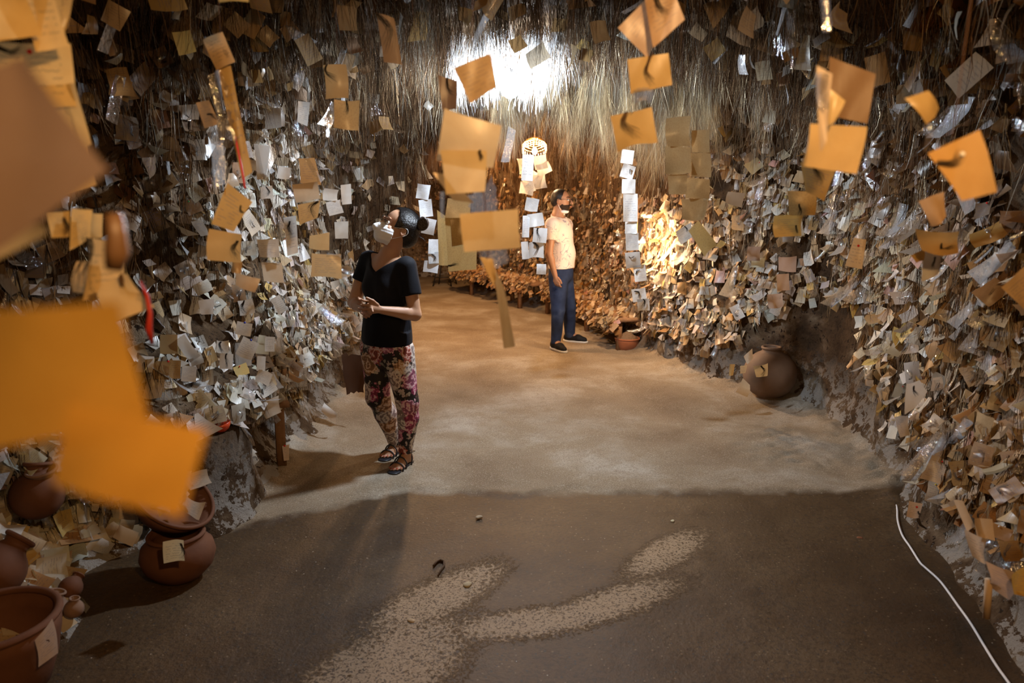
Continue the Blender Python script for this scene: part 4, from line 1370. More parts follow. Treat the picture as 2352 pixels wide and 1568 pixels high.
hero([(2325, 1320), (2380, 1300), (2380, 1380), (2330, 1365)], 1.9, (.72, .44, .10), 'yellow-orange note cut off at the right edge')
hero([(2088, 1150), (2120, 1156), (2112, 1190), (2082, 1186)], 2.75, (.66, .52, .40), 'tan striped envelope note with a red pin', pin=(.6, .25, 'red'), lock=(.7, .6, .9, 1.1))
V, p = tube([at(2271, 1330, 2.0), at(2266, 1418, 2.0)], [.0105, .0105], 14)
tp = link('paper_tube', mkmesh('paper_tube', V, p, [simple('tube_paper', (.55, .40, .26), .8)]))
tag(tp, 'rolled tan paper tube standing against the lower right wall', 'paper roll')
# notes on the jar and the bowls
hero([(1729, 840), (1764, 834), (1762, 862), (1737, 866)], 5.38, (.82, .74, .52), 'cream note with a black bow lock stuck on the big round jar', lock=(.6, .0, .5, 1.3))
hero([(1708, 818), (1728, 800), (1730, 822), (1716, 836)], 5.44, (.70, .68, .64), 'grey-white note on the left shoulder of the big round jar')
hero([(1700, 840), (1716, 838), (1712, 856), (1700, 858)], 5.52, (.72, .64, .48), 'small cream note at the left side of the big round jar')
hero([(1690, 900), (1706, 868), (1724, 884), (1716, 912)], 5.42, (.66, .54, .38), 'tan note leaning on the floor beside the big round jar')
hero([(1676, 836), (1688, 836), (1684, 862), (1674, 862)], 5.5, (.70, .55, .28), 'small ochre note left of the big round jar')
hero([(374, 1244), (422, 1240), (424, 1288), (376, 1294)], 2.75, (.80, .74, .52), 'cream square note on the rim of the round brown pot', lock=(.9, .2, .95, .9))
hero([(80, 1470), (120, 1420), (132, 1500), (88, 1532)], 2.2, (.72, .60, .54), 'pale note hanging down the side of the large open pot', lock=(.6, .4, .65, .6, 'brown_lock'))
hero([(648, 1024), (664, 1020), (664, 1056), (652, 1058)], 4.25, (.76, .66, .58), 'tall white note on the wooden prop', pin=(.4, .1, 'red'))
hero([(596, 925), (640, 908), (648, 945), (612, 962)], 4.1, (.76, .72, .66), 'white written note above the wooden prop')
hero([(745, 925), (775, 950), (770, 972), (738, 945)], 4.9, (.74, .70, .66), 'white note spotted with red hanging off the ledge end')
for cx, cy, w_, h_, r, lb in [(388, 790, 40, 44, 0, 'cream lined note beside the brown pair'), (374, 850, 38, 42, 2, 'brown note with a pin, left of its pair'), (402, 848, 26, 42, 2, 'brown note, right of the pinned one'),
                              (430, 800, 26, 62, -35, 'long white note leaning across the ledge'), (450, 825, 30, 26, -20, 'white note at the foot of the long leaning note'), (434, 858, 34, 36, 4, 'white note with blue printing'),
                              (560, 755, 36, 30, 10, 'white note with a blue pin in the middle of the ledge'), (568, 800, 40, 44, 25, 'wide white written note below the blue-pinned one'), (520, 830, 30, 36, 4, 'white lined note with a dark strand'),
                              (512, 795, 28, 28, 0, 'small white note above the lined one with a strand'), (620, 790, 22, 34, 2, 'blank white note at the ledge end'), (605, 868, 34, 30, 20, 'white note drooping from the ledge'),
                              (565, 705, 34, 34, -10, 'white note with a black lock above the ledge'), (640, 700, 24, 40, -30, 'slanting pale note above the ledge'), (600, 835, 20, 34, 3, 'narrow lined white note hanging from the ledge')]:
    hero(quad(cx, cy, w_, h_, r), 3.45, (.80, .80, .78) if 'brown' not in lb else (.50, .34, .16), lb, lock=((.5, .1, .6, .9) if 'strand' in lb or 'lock' in lb else None), pin=((.5, .12, 'blue') if 'blue-pin' in lb or 'blue pin' in lb else ((.9, .1, 'red') if 'with a pin' in lb else None)))

# threads carrying the hanging strands
for k, (a, b, Y, top, lb) in enumerate([((1085, 130), None, 1.52, 1070, 'thread carrying the centre strand of orange notes'), ((1500, 0), None, 1.68, 1495, 'thread carrying the fourth strand of orange notes'),
                                       ((1895, -10), None, 1.22, 1895, 'thread carrying the yellow notes at the right'), ((1449, 345), None, 5.02, 1449, 'thread carrying the long chain of white notes'),
                                       ((505, 75), None, 1.98, 500, 'thread carrying the silvery strand'), ((150, 0), None, 1.3, 150, 'thread carrying the yellow column at the left edge'),
                                       ((2190, 320), None, 1.16, 2180, 'thread carrying the torn orange note'), ((972, 425), None, 5.2, 972, 'thread carrying the grey-white string by the bun'),
                                       ((775, 150), None, 2.62, 770, 'thread carrying the two stacked squares'), ((1560, 268), None, 3.12, 1560, 'thread carrying the kraft cluster'),
                                       ((1215, 360), None, 5.6, 1215, 'thread carrying the glinting string left of the man'), ((40, -10), None, .45, 40, 'thread carrying the huge pink-brown sheet')]):
    A = at(a[0], a[1], Y)
    zt = float(ceil_z(np.array([A.x]), np.array([A.y]))[0]) + .03
    pts = [Vector((A.x + .004 * math.sin(3 * t), A.y + .003 * math.cos(4 * t), A.z + (zt - A.z) * t)) for t in np.linspace(0, 1, 6)]
    strand_thing('hanging_thread', pts, .0007 if Y < 4 else .0012, 'thread', lb, 'thread', sides=4)
for A, B, Y, lb in [((1130, 230), (1120, 250), 1.52, 1), ((1110, 440), (1115, 490), 1.5, 2), ((1120, 575), (1118, 595), 1.52, 3), ((1500, 120), (1490, 140), 1.68, 4), ((1470, 210), (1452, 260), 1.7, 5)]:
    strand_thing('link_thread', [at(*A, Y), at((A[0] + B[0]) / 2 + 2, (A[1] + B[1]) / 2, Y), at(*B, Y)], .0012, 'thread', 'short thread tying hanging note %s' % {1: 'in front of the bulb to the large pale sheet', 2: 'pair to the wide bare orange note', 3: 'of the room centre to its wedge', 4: 'pair at the top to the plain orange one', 5: 'plain orange to the curled orange one'}[lb], 'thread', sides=4)

# ================================================================== lamps
zt = float(ceil_z(np.array([BULB_P.x]), np.array([BULB_P.y]))[0])
lamp = empty('hanging_bulb', BULB_P)
tag(lamp, 'glaring bare white bulb hanging from the front vault by its cord', 'lamp')
v_, p_ = lathe([(0, -.052), (.022, -.047), (.040, -.032), (.050, -.008), (.047, .018), (.034, .040), (.020, .058), (.017, .07)], BULB_P, sides=24)
child('bulb', v_, p_, M['glow_cool'], lamp)
v_, p_ = lathe([(.0, .072), (.020, .07), (.021, .10), (.012, .115), (.0, .118)], BULB_P, sides=16)
child('socket', v_, p_, M['darkmetal'], lamp)
v_, p_ = tube([BULB_P + Vector((0, 0, .11)), BULB_P + Vector((.003, .0, .2)), Vector((BULB_P.x, BULB_P.y, zt + .05))], .003, 6)
child('cord', v_, p_, M['thread'], lamp)

cp = at(1228, 352, 8.6)
ch = empty('beaded_lamp', cp)
tag(ch, 'round beaded brass lamp glowing in the passage above the man', 'lamp')
R_tilt = Matrix.Rotation(math.radians(-28), 3, 'X')
for k, (R_, dz) in enumerate([(.135, .10), (.118, .125), (.10, .145), (.08, .16), (.058, .17), (.036, .178)]):
    items = []
    nb_ = max(8, int(2 * PI * R_ / .017))
    for a in range(nb_):
        an = 2 * PI * a / nb_
        c = Vector((R_ * math.cos(an), R_ * math.sin(an), dz))
        items.append(lathe([(0, -.0085), (.006, -.006), (.0085, 0), (.006, .006), (0, .0085)], cp + R_tilt @ c, sides=6))
    v_, p_ = merge(items)
    child('bead_ring', v_, p_, M['gold'], ch)
items = []
for a in range(26):
    an = 2 * PI * a / 26
    L_ = .05 + .03 * ((a * 7) % 5) / 5
    c0 = cp + R_tilt @ Vector((.135 * math.cos(an), .135 * math.sin(an), .09))
    items.append(tube([c0, c0 - Vector((0, 0, L_))], [.004, .007], 5))
v_, p_ = merge(items)
child('glass_drops', v_, p_, M['plastic'], ch)
v_, p_ = lathe([(0, -.03), (.02, -.022), (.03, 0), (.022, .025), (.012, .04)], cp + Vector((0, 0, .02)), sides=16)
child('bulb', v_, p_, M['glow_warm'], ch)
zt = float(ceil_z(np.array([cp.x]), np.array([cp.y]))[0])
v_, p_ = tube([cp + Vector((0, 0, .19)), Vector((cp.x, cp.y, zt + .04))], .004, 6)
child('cord', v_, p_, M['thread'], ch)
# crumpled bright paper and plastic under the beaded lamp
for k in range(9):
    rg = random.Random(k)
    hero(quad(1198 + rg.uniform(0, 52), 372 + k * 7.5, rg.uniform(22, 32), rg.uniform(26, 40), rg.uniform(-20, 20)), 8.1, (.85, .85, .82), '%s shining white paper on the tail below the beaded lamp' % ('topmost', 'second', 'third', 'fourth', 'middle', 'sixth', 'seventh', 'eighth', 'lowest')[k], group='shining papers below the beaded lamp', curl=.25)

cb = Vector(LAMPS['column'][0])
sl = empty('small_bulb', cb)
tag(sl, 'small warm bulb hidden behind the chain of white notes', 'lamp')
v_, p_ = lathe([(0, -.028), (.015, -.022), (.022, 0), (.016, .02), (.010, .032)], cb, sides=14)
child('bulb', v_, p_, M['glow_column'], sl)
zt = float(ceil_z(np.array([cb.x]), np.array([cb.y]))[0])
v_, p_ = tube([cb + Vector((0, 0, .03)), cb + Vector((.01, .01, .5)), Vector((cb.x, cb.y, zt + .05))], .003, 6)
child('cord', v_, p_, M['thread'], sl)

# ================================================================== pots, bowls
def pot(name, c, prof, mat, label, cat='pot', tilt=(0, 0), fill=None, rim=None, sides=40, wob=.006):
    o = empty(name, c)
    tag(o, label, cat)
    R_ = Matrix.Rotation(math.radians(tilt[1]), 3, 'Z') @ Matrix.Rotation(math.radians(tilt[0]), 3, 'Y')
    v_, p_ = lathe(prof, c, R_, sides, wob, len(label))
    child('body', v_, p_, M[mat], o)
    if rim:
        r, z, t = rim
        v_, p_ = lathe([(r + t * math.cos(a), z + t * math.sin(a)) for a in np.linspace(0, 2 * PI, 11)], c, R_, sides)
        child('rim', v_, p_, M[mat], o)
    if fill:
        r, z, h, fm = fill
        prof2 = [(0.0001, z + h)] + [(r * t, z + h * (1 - t ** 1.7)) for t in (.2, .4, .6, .8, 1.0)]
        v_, p_ = lathe(prof2, c, R_, 32)
        v_[:, 2] += fbm(v_, 30, 3) * .006
        child('soil', v_, p_, M[fm], o)
    return o


jar_c = onfloor(1766, 915)
jar_c.y += .02
R0 = .215
prof = [(0, .0), (.08, .0), (.10, .008)]
for a in np.linspace(-68, 68, 18):
    prof.append((R0 * math.cos(math.radians(a)), .205 + .205 * math.sin(math.radians(a))))
prof += [(.072, .412), (.075, .43), (.062, .432), (.058, .40), (.05, .36), (.0, .33)]
pot('clay_jar', jar_c, prof, 'clay_brown', 'big round unglazed clay jar on the floor against the right wall', 'jar', rim=(.072, .428, .012))

bc = onfloor(1440, 803)
prof = [(0, .0), (.085, .0), (.10, .008), (.118, .05), (.128, .10), (.132, .125), (.12, .127), (.115, .10), (.10, .06), (0, .05)]
pot('plant_bowl', bc, prof, 'clay_red', 'shallow terracotta bowl heaped with soil on the far floor', 'bowl', rim=(.128, .128, .010), fill=(.116, .118, .085, 'soil'))

rc = at(512, 990, 3.72)
prof = [(0, 0), (.02, 0), (.035, .010), (.047, .028), (.051, .045), (.048, .046), (.043, .028), (.03, .012), (0, .006)]
o_ = pot('glazed_bowl', rc, prof, 'red_glaze', 'little red glazed bowl sitting on the left rock ledge', 'bowl', tilt=(12, 200))

gc = onfloor(5, 1590); gc = Vector((-1.79, 2.30, 0))
prof = [(0, 0), (.13, 0), (.15, .01), (.18, .10), (.20, .20), (.205, .255), (.19, .262), (.18, .20), (.15, .06), (0, .05)]
pot('open_pot', gc, prof, 'clay', 'large open terracotta pot in the bottom left corner', 'pot', rim=(.198, .262, .014))

pc_ = Vector((-1.50, 3.06, 0))
prof = [(0, 0), (.08, 0), (.10, .01), (.145, .06), (.16, .11), (.150, .155), (.125, .18), (.115, .195), (.12, .205), (.10, .206), (.10, .18), (.13, .12), (.08, .04), (0, .03)]
pot('round_pot', pc_, prof, 'clay', 'squat round brown pot under the tilted bowl of notes', 'pot', rim=(.114, .205, .010))
tc = Vector((-1.62, 3.16, .235))
prof = [(0, 0), (.07, 0), (.12, .03), (.17, .09), (.19, .14), (.18, .142), (.16, .095), (.11, .045), (0, .02)]
tb = pot('tilted_bowl', tc, prof, 'clay', 'tilted wide clay bowl spilling folded notes above the round pot', 'bowl', tilt=(38, -10), rim=(.186, .142, .009))
for k, (X_, Y_, Z_, s_, mt, lb, tl) in enumerate([(-1.80, 2.62, .10, .060, 'clay_pale', 'small pale round clay flask among the floor notes', (20, 40)), (-1.70, 2.60, .12, .036, 'clay_pale', 'tiny pinkish clay ball jug right of the round flask', (10, 0)),
                                                (-2.02, 2.95, .44, .105, 'clay', 'orange-brown clay pot half buried in notes at left', (15, 90)), (-2.0, 2.62, .27, .11, 'clay', 'clay jar lying under tan notes near the left edge', (50, 60)),
                                                (-1.78, 2.72, .14, .045, 'clay', 'small dark-mouthed clay cup behind the pink ball jug', (60, 80))]):
    prof = [(0, -s_)] + [(s_ * math.cos(math.radians(a)), s_ * math.sin(math.radians(a))) for a in np.linspace(-75, 58, 12)] + [(s_ * .42, s_ * 1.0), (s_ * .5, s_ * 1.25), (s_ * .4, s_ * 1.26), (s_ * .34, s_ * .9), (0, s_ * .7)]
    pot('clay_jug', Vector((X_, Y_, Z_)), prof, mt, lb, 'jug', tilt=tl, rim=(s_ * .47, s_ * 1.25, s_ * .09), sides=28)
rimc = at(96, 1085, 2.95)
pot('clay_ring_bowl', rimc, [(0, -.03), (.03, -.03), (.055, 0), (.06, .012), (.05, .012), (.04, 0), (0, -.01)], 'clay_pale', 'little pale clay dish on top of the notes heap', 'bowl', tilt=(-10, 90), rim=(.056, .012, .007))
# mound of rock and notes in the lower left
xs = np.arange(-2.45, -1.35, .02); ys = np.arange(1.5, 3.6, .025)
Xg, Yg = np.meshgrid(xs, ys, indexing='ij'); x, y = Xg.ravel(), Yg.ravel()
edge_x = np.interp(y, [1.5, 2.2, 2.5, 2.8, 3.0, 3.2, 3.45, 3.6], [-2.3, -2.05, -1.72, -1.78, -1.98, -1.92, -1.75, -1.70])
hh_ = np.interp(edge_x - x, [-.05, 0, .12, .3, .5, .8], [-.04, .03, .10, .30, .55, .8]) * np.interp(y, [1.5, 2.3, 2.8, 3.6], [.5, .8, 1, 1])
P = np.stack([x, y, hh_], 1)
P[:, 2] += fbm(P, 5, 61) * .05 * (hh_ > .04)
ny = len(ys)
i, j = np.meshgrid(np.arange(len(xs) - 1), np.arange(ny - 1), indexing='ij'); a = (i * ny + j).ravel()
o = link('rock_mound', mkmesh('rock_mound', P, np.stack([a, a + ny, a + ny + 1, a + 1], 1), [M['rock']]))
tag(o, kind='structure')
GM = P.reshape(len(xs), ny, 3)
Pm, Nm = sample(GM, 620, lambda P: sstep(.04, .10, P[:, 2]) * (P[:, 2] < .9))
frm = list(note_frames(Pm, np.tile([.75, -.6, 0.2], (len(Pm), 1)), lift=(.0, .05), size=(.05, .10), tilt=.6, stick=.5))
frm[0][:, 2] += .05
cm, im = pick_cols(len(Pm), [.26, .26, .24, .08, .10, .04, .02])
stuff_notes('heap_notes', frm, cm, [], 'heap of tan and white notes among the clay pots, lower left', 'notes')
# notes tucked in the tilted bowl: single ones
rg = random.Random(5)
for k in range(10):
    ang, rr = rg.uniform(0, 6.28), rg.uniform(.0, .11)
    c = tc + Matrix.Rotation(math.radians(-10), 3, 'Z') @ Matrix.Rotation(math.radians(38), 3, 'Y') @ Vector((rr * math.cos(ang), rr * math.sin(ang), .15 + rg.uniform(0, .09)))
    px_, py_, d_ = proj(np.array([c]))
    hero(quad(float(px_[0]), float(py_[0]), rg.uniform(30, 52), rg.uniform(30, 46), rg.uniform(-60, 60)), c.y, (.80, .76, .70), '%s white note in the tilted clay bowl' % ('curled', 'upright folded', 'flat topmost', 'rolled', 'crumpled', 'leaning', 'bent double', 'torn', 'half-hidden', 'outermost drooping')[k], group='notes spilling from the tilted bowl', curl=.22, dz=[rg.uniform(-.02, .02) for _ in range(4)])

# low rock ledge carrying the red bowl
def ledge(name, cx, cy, z, rx, ry, h, seed):
    nth, nr = 40, 9
    V = []
    for b in range(nr + 1):
        t = b / nr
        for a_ in range(nth):
            an = 2 * PI * a_ / nth
            rad_ = (t / .45) * .55 if t < .45 else .55 + .45 * ((t - .45) / .55) ** 1.5
            V.append((cx + rx * rad_ * math.cos(an), cy + ry * rad_ * math.sin(an), z - h * (max(0, t - .45) / .55) ** .75))
    V = np.array(V)
    V += (fbm(V, 6, seed) * .045 * np.clip((rc.z - V[:, 2]) * 9, .1, 1))[:, None] * np.array([1, 1, .4])
    q = np.array([(b * nth + a_, b * nth + (a_ + 1) % nth, (b + 1) * nth + (a_ + 1) % nth, (b + 1) * nth + a_) for b in range(nr) for a_ in range(nth)])
    tag(link(name, mkmesh(name, V, q, [M['rock']])), kind='structure')


ledge('rock_ledge', rc.x - .10, rc.y + .05, rc.z - .004, .26, .42, .50, 71)

# wooden prop and hanging scrap of hide
wp = onfloor(648, 1078)
A = wp + Vector((0, .0, 0)); B = at(640, 930, wp.y - .02)
R_ = (B - A).to_track_quat('Z', 'Y').to_matrix()
o = empty('wooden_prop', A); tag(o, 'weathered wooden prop standing under the left ledge, a note pinned on it', 'wooden post')
v_, p_ = box(A.lerp(B, .5), (.055, .03, (B - A).length), R_)
child('post', v_, p_, M['wood'], o, smooth=False)
v_, p_ = box(B, (.12, .05, .03), R_)
child('cap_board', v_, p_, M['wood'], o, smooth=False)
hero([(786, 815), (842, 818), (836, 900), (796, 905)], 5.1, (.06, .028, .015), 'dark brown leather scrap hanging behind the woman\'s thigh', name='leather_scrap', cat='leather', rag=.03, lock=None, mat='blank_obj')

# stone block under notes, right of the column
sb = onfloor(1562, 833)
v_, p_ = box(Vector((sb.x, sb.y + .12, .09)), (.34, .26, .20), Matrix.Rotation(.2, 3, 'Z'))
o = link('stone_block', mkmesh('stone_block', v_, p_, [M['rock']], smooth=False))
tag(o, 'low grey stone block under notes beside the bright column', 'stone block')

# ================================================================== benches of the back chamber
def bench(name, A, B, depth, h, label, legs):
    A, B = Vector(A), Vector(B)
    d = (B - A).normalized(); nrm_ = Vector((-d.y, d.x, 0))
    if nrm_.x > 0 or nrm_.y > 0: nrm_ = nrm_
    R_ = Matrix((d, nrm_, Vector((0, 0, 1)))).transposed()
    c = A.lerp(B, .5)
    o = empty(name, (c.x, c.y, 0)); tag(o, label, 'bench')
    v_, p_ = box(Vector((c.x, c.y, h)), ((B - A).length, depth, .04), R_)
    child('seat_board', v_, p_, M['wood'], o, smooth=False)
    for t, s in legs:
        q = A.lerp(B, t) + nrm_ * s * depth * .42
        v_, p_ = box(Vector((q.x, q.y, h / 2)), (.05, .05, h), R_)
        child('leg', v_, p_, M['wood'], o, smooth=False)
    L = (B - A).length
    n = int(L * 260)
    t = RNG.random(n)[:, None]; s = RNG.uniform(-.5, .5, n)[:, None]
    P = np.array(A) * (1 - t) + np.array(B) * t + np.array(nrm_) * s * depth
    P[:, 2] = h + .03 + RNG.uniform(0, .06, n)
    front = RNG.random(n) < .6
    cam_side = -1 if (nrm_.x * (0 - c.x) + nrm_.y * (0 - c.y)) < 0 else 1
    P[front] = (np.array(A) * (1 - t) + np.array(B) * t + np.array(nrm_) * cam_side * (depth / 2 + .02))[front]
    P[front, 2] = h + RNG.uniform(-.12, .05, front.sum())
    fr = list(note_frames(P, np.tile(np.array(nrm_) * cam_side, (n, 1)), lift=(0, .05), tilt=.7, stick=1.0))
    # face_in may flip; keep toward the room
    cc, _ = pick_cols(n, [.14, .32, .34, .08, .10, .01, .01])
    V, Q, C, UV = note_mesh(*fr, cs=.45, cols=cc * np.array([.78, .64, .5]))
    oo = link('bench_notes', mkmesh('bench_notes', V, Q, [M['paper']], cols=C, uvs=UV))
    tag(oo, 'curled notes heaped along the %s' % label.split(' with')[0], 'notes', kind='stuff')


bench('low_bench', (1.30, 7.75, 0), (1.02, 9.0, 0), .34, .34, 'low bench beside the bright column', [(.05, 1), (.9, 1), (.05, -1), (.6, -1)])
bench('low_bench', (.98, 9.1, 0), (.62, 10.25, 0), .36, .36, 'low bench behind the man to his right', [(.3, 1), (.95, 1), (.5, -1)])
bench('low_bench', (.45, 10.4, 0), (-.15, 11.3, 0), .36, .38, 'low bench behind the man to his left', [(.35, 1), (.95, -1)])
bench('low_bench', (-.2, 11.45, 0), (-.85, 12.6, 0), .36, .40, 'farthest low bench near the folding stool', [(.5, 1), (.95, -1)])

# folding stool far at the back
sc_c = onfloor(1022, 655)
o = empty('folding_stool', sc_c); tag(o, 'dark metal folding stool at the far left of the back chamber', 'stool')
for dx, dy in ((-.16, -.14), (.10, -.14), (-.10, .14), (.16, .14)):
    v_, p_ = tube([sc_c + Vector((dx * 1.25, dy, 0)), sc_c + Vector((dx * .6, dy * .8, .42))], .012, 8)
    child('leg', v_, p_, M['darkmetal'], o)
v_, p_ = tube([sc_c + Vector((-.17, -.13, .16)), sc_c + Vector((.11, -.13, .16))], .009, 6)
child('stretcher', v_, p_, M['darkmetal'], o)
v_, p_ = box(sc_c + Vector((0, 0, .44)), (.32, .30, .035))
child('seat', v_, p_, M['darkmetal'], o)

# ================================================================== things on the floor
cab = [(2020, 1104), (2033, 1122), (2050, 1145), (2060, 1165), (2062, 1195), (2072, 1228), (2090, 1255), (2112, 1290), (2125, 1303), (2150, 1325), (2168, 1345), (2200, 1390), (2230, 1432), (2262, 1485), (2290, 1530), (2320, 1572), (2380, 1660)]
pts = [onfloor(a, b, .006 if b > 1130 else .02) for a, b in cab]
sm = []
for k in range(len(pts) - 1):
    p0, p1, p2, p3 = pts[max(k - 1, 0)], pts[k], pts[k + 1], pts[min(k + 2, len(pts) - 1)]
    for t in np.linspace(0, 1, 5)[:-1]:
        t = float(t)
        sm.append(.5 * ((2 * p1) + (p2 - p0) * t + (2 * p0 - 5 * p1 + 4 * p2 - p3) * t * t + (3 * p1 - p0 - 3 * p2 + p3) * t ** 3))
sm.append(pts[-1])
V, p = tube(sm, .0052, 8)
o = link('power_cable', mkmesh('power_cable', V, p, [M['cable']]))
tag(o, 'white power cable running along the foot of the right wall', 'cable')
hs = [onfloor(a, b, -.010) for a, b in ((996, 1298), (1002, 1290), (1012, 1286), (1020, 1290), (1020, 1300), (1012, 1310), (1006, 1322))]
V, p = tube(hs, [.008, .010, .011, .010, .009, .008, .006], 6, flat=.5)
tag(link('metal_scrap', mkmesh('metal_scrap', V, p, [simple('rust', (.10, .06, .035), .8, .3, .4, 60)])), 'bent rusty hook-shaped scrap on the front floor', 'metal scrap')
for px_, py_, r_s, cc, lb in ((1074, 1342, .020, (.5, .42, .28), 'pale yellowish pebble set in the front floor'), (1100, 1187, .018, (.42, .34, .24), 'flat tan stone by the edge of the pale floor'), (1545, 1196, .012, (.6, .54, .36), 'small yellow stone at the right of the front floor'), (945, 1425, .014, (.5, .38, .25), 'small orange-tan stone lower left of the rusty scrap'), (1975, 1235, .014, (.25, .10, .05), 'flat red-brown chip near the white cable')):
    c = onfloor(px_, py_, -.008 if py_ > 1150 else 0)
    prof = [(r_s * math.cos(a), .45 * r_s * math.sin(a)) for a in np.linspace(-PI / 2, PI / 2, 8)]
    v_, p_ = lathe(prof, c, None, 14, .16, px_)
    tag(link('pebble', mkmesh('pebble', v_, p_, [simple('pebble_stone', cc, .9, .2, .2, 60)])), lb, 'stone')
# little card notes lying on the white sheet's dark hollow: curved horn by the cable
hn = [at(2108, 1160, 2.9), at(2106, 1185, 2.88), at(2114, 1205, 2.86), at(2128, 1214, 2.85)]
V, p = tube(hn, [.004, .007, .006, .003], 6)
tag(link('hair_lock', mkmesh('hair_lock', V, p, [M['dark_lock']])), 'curved dark lock hanging low by the bend of the white cable', 'hair lock')

# ================================================================== people
class Field:
    """signed distance field on a grid, meshed into one continuous surface"""

    def __init__(s, lo, hi, h):
        s.lo = np.array(lo, dtype=np.float64); s.h = h
        s.n = np.ceil((np.array(hi) - s.lo) / h).astype(int) + 1
        s.D = np.full(s.n, 0.2, dtype=np.float32)
        s.rs = 1.0

    def _sub(s, lo, hi):
        a = np.clip(np.floor((np.array(lo) - s.lo) / s.h).astype(int), 0, s.n)
        b = np.clip(np.ceil((np.array(hi) - s.lo) / s.h).astype(int) + 1, 0, s.n)
        if np.any(b <= a): return None, None
        ax = [s.lo[k] + np.arange(a[k], b[k]) * s.h for k in range(3)]
        G = np.stack(np.meshgrid(*ax, indexing='ij'), -1).astype(np.float32)
        return (slice(a[0], b[0]), slice(a[1], b[1]), slice(a[2], b[2])), G

    def _put(s, sl, d, k, mode):
        o = s.D[sl]
        if mode == 'sub':
            d = -d
            if k > 0:
                h = np.clip(.5 - .5 * (o - d) / k, 0, 1)
                s.D[sl] = o * (1 - h) + d * h + k * h * (1 - h)
            else:
                s.D[sl] = np.maximum(o, d)
        else:
            if k > 0:
                h = np.clip(.5 + .5 * (o - d) / k, 0, 1)
                s.D[sl] = o * (1 - h) + d * h - k * h * (1 - h)
            else:
                s.D[sl] = np.minimum(o, d)

    def cone(s, a, b, r1, r2, k=.02, mode='add', flat=None):
        a, b = np.array(a, dtype=np.float32), np.array(b, dtype=np.float32)
        r1, r2 = r1 * s.rs, r2 * s.rs
        m = max(r1, r2) + 2.5 * k + 3 * s.h
        sl, G = s._sub(np.minimum(a, b) - m, np.maximum(a, b) + m)
        if sl is None: return
        ab = b - a
        t = np.clip(((G - a) @ ab) / max(float(ab @ ab), 1e-9), 0, 1)
        q = G - a - t[..., None] * ab
        if flat is not None:      # (unit dir, factor): squash along a direction
            fd, ff = np.array(flat[0], dtype=np.float32), flat[1]
            q = q + ((q @ fd) * (1 / ff - 1))[..., None] * fd
        d = np.sqrt((q * q).sum(-1)) - (r1 + (r2 - r1) * t)
        s._put(sl, d, k, mode)

    def ell(s, c, rad, R=None, k=.02, mode='add'):
        c = np.array(c, dtype=np.float32); rad = np.array(rad, dtype=np.float32) * s.rs
        m = float(rad.max()) + 2.5 * k + 3 * s.h
        sl, G = s._sub(c - m, c + m)
        if sl is None: return
        q = G - c
        if R is not None: q = q @ np.array(R, dtype=np.float32).T
        k0 = np.sqrt(((q / rad) ** 2).sum(-1)); k1 = np.sqrt(((q / rad ** 2) ** 2).sum(-1))
        s._put(sl, np.where(k1 > 1e-6, k0 * (k0 - 1) / np.maximum(k1, 1e-6), -rad.min()), k, mode)

    def cut(s, p, n, k=0.0):
        """keep the side the normal points away from"""
        sl, G = s._sub(s.lo, s.lo + s.n * s.h)
        n = np.array(n, dtype=np.float32); n /= np.linalg.norm(n)
        s.D[sl] = np.maximum(s.D[sl], (G - np.array(p, dtype=np.float32)) @ n)

    def ripple(s, amp, scale, seed, fn=None):
        sl, G = s._sub(s.lo, s.lo + s.n * s.h)
        near = np.abs(s.D) < .03
        P = G[near]
        v = fbm(P * np.array([1, 1, .45]), scale, seed, 2) * amp
        if fn is not None: v = v * fn(P)
        s.D[near] += v.astype(np.float32)

    def mesh(s):
        D = s.D
        D = D.copy()
        D[0], D[-1] = .1, .1; D[:, 0], D[:, -1] = .1, .1; D[:, :, 0], D[:, :, -1] = .1, .1
        ins = D < 0
        n = s.n
        c = [slice(0, -1), slice(1, None)]
        corners = [D[c[i], c[j], c[k]] for i in (0, 1) for j in (0, 1) for k in (0, 1)]
        neg = sum((x < 0).astype(np.int8) for x in corners)
        act = (neg > 0) & (neg < 8)
        idx = np.full(act.shape, -1, np.int64)
        ii = np.argwhere(act)
        idx[act] = np.arange(len(ii))
        vals = np.stack([x[act] for x in corners], 1)
        off = np.array([(i, j, k) for i in (0, 1) for j in (0, 1) for k in (0, 1)], float)
        acc = np.zeros((len(ii), 3)); cnt = np.zeros(len(ii))
        for a in range(8):
            for b in range(a + 1, 8):
                if np.abs(off[a] - off[b]).sum() != 1: continue
                va, vb = vals[:, a], vals[:, b]
                m = (va < 0) != (vb < 0)
                t = np.where(m, va / np.where(m, va - vb, 1), 0)
                acc[m] += (off[a] + (off[b] - off[a]) * t[m][:, None]); cnt[m] += 1
        V = s.lo + (ii + acc / cnt[:, None]) * s.h
        Q = []
        for ax in range(3):
            sa = [slice(None)] * 3; sb = [slice(None)] * 3
            sa[ax] = slice(0, -1); sb[ax] = slice(1, None)
            A, B = ins[tuple(sa)], ins[tuple(sb)]
            e = np.argwhere(A != B)
            o1, o2 = [(1, 2), (2, 0), (0, 1)][ax]
            ok = (e[:, o1] > 0) & (e[:, o2] > 0) & (e[:, o1] < n[o1] - 1) & (e[:, o2] < n[o2] - 1)
            e = e[ok]
            d1 = np.zeros(3, int); d1[o1] = 1
            d2 = np.zeros(3, int); d2[o2] = 1
            g = lambda x: idx[x[:, 0], x[:, 1], x[:, 2]]
            q = np.stack([g(e - d1 - d2), g(e - d2), g(e), g(e - d1)], 1)
            fl = A[e[:, 0], e[:, 1], e[:, 2]]
            q[~fl] = q[~fl][:, ::-1]
            Q.append(q[(q >= 0).all(1)])
        Q = np.concatenate(Q)
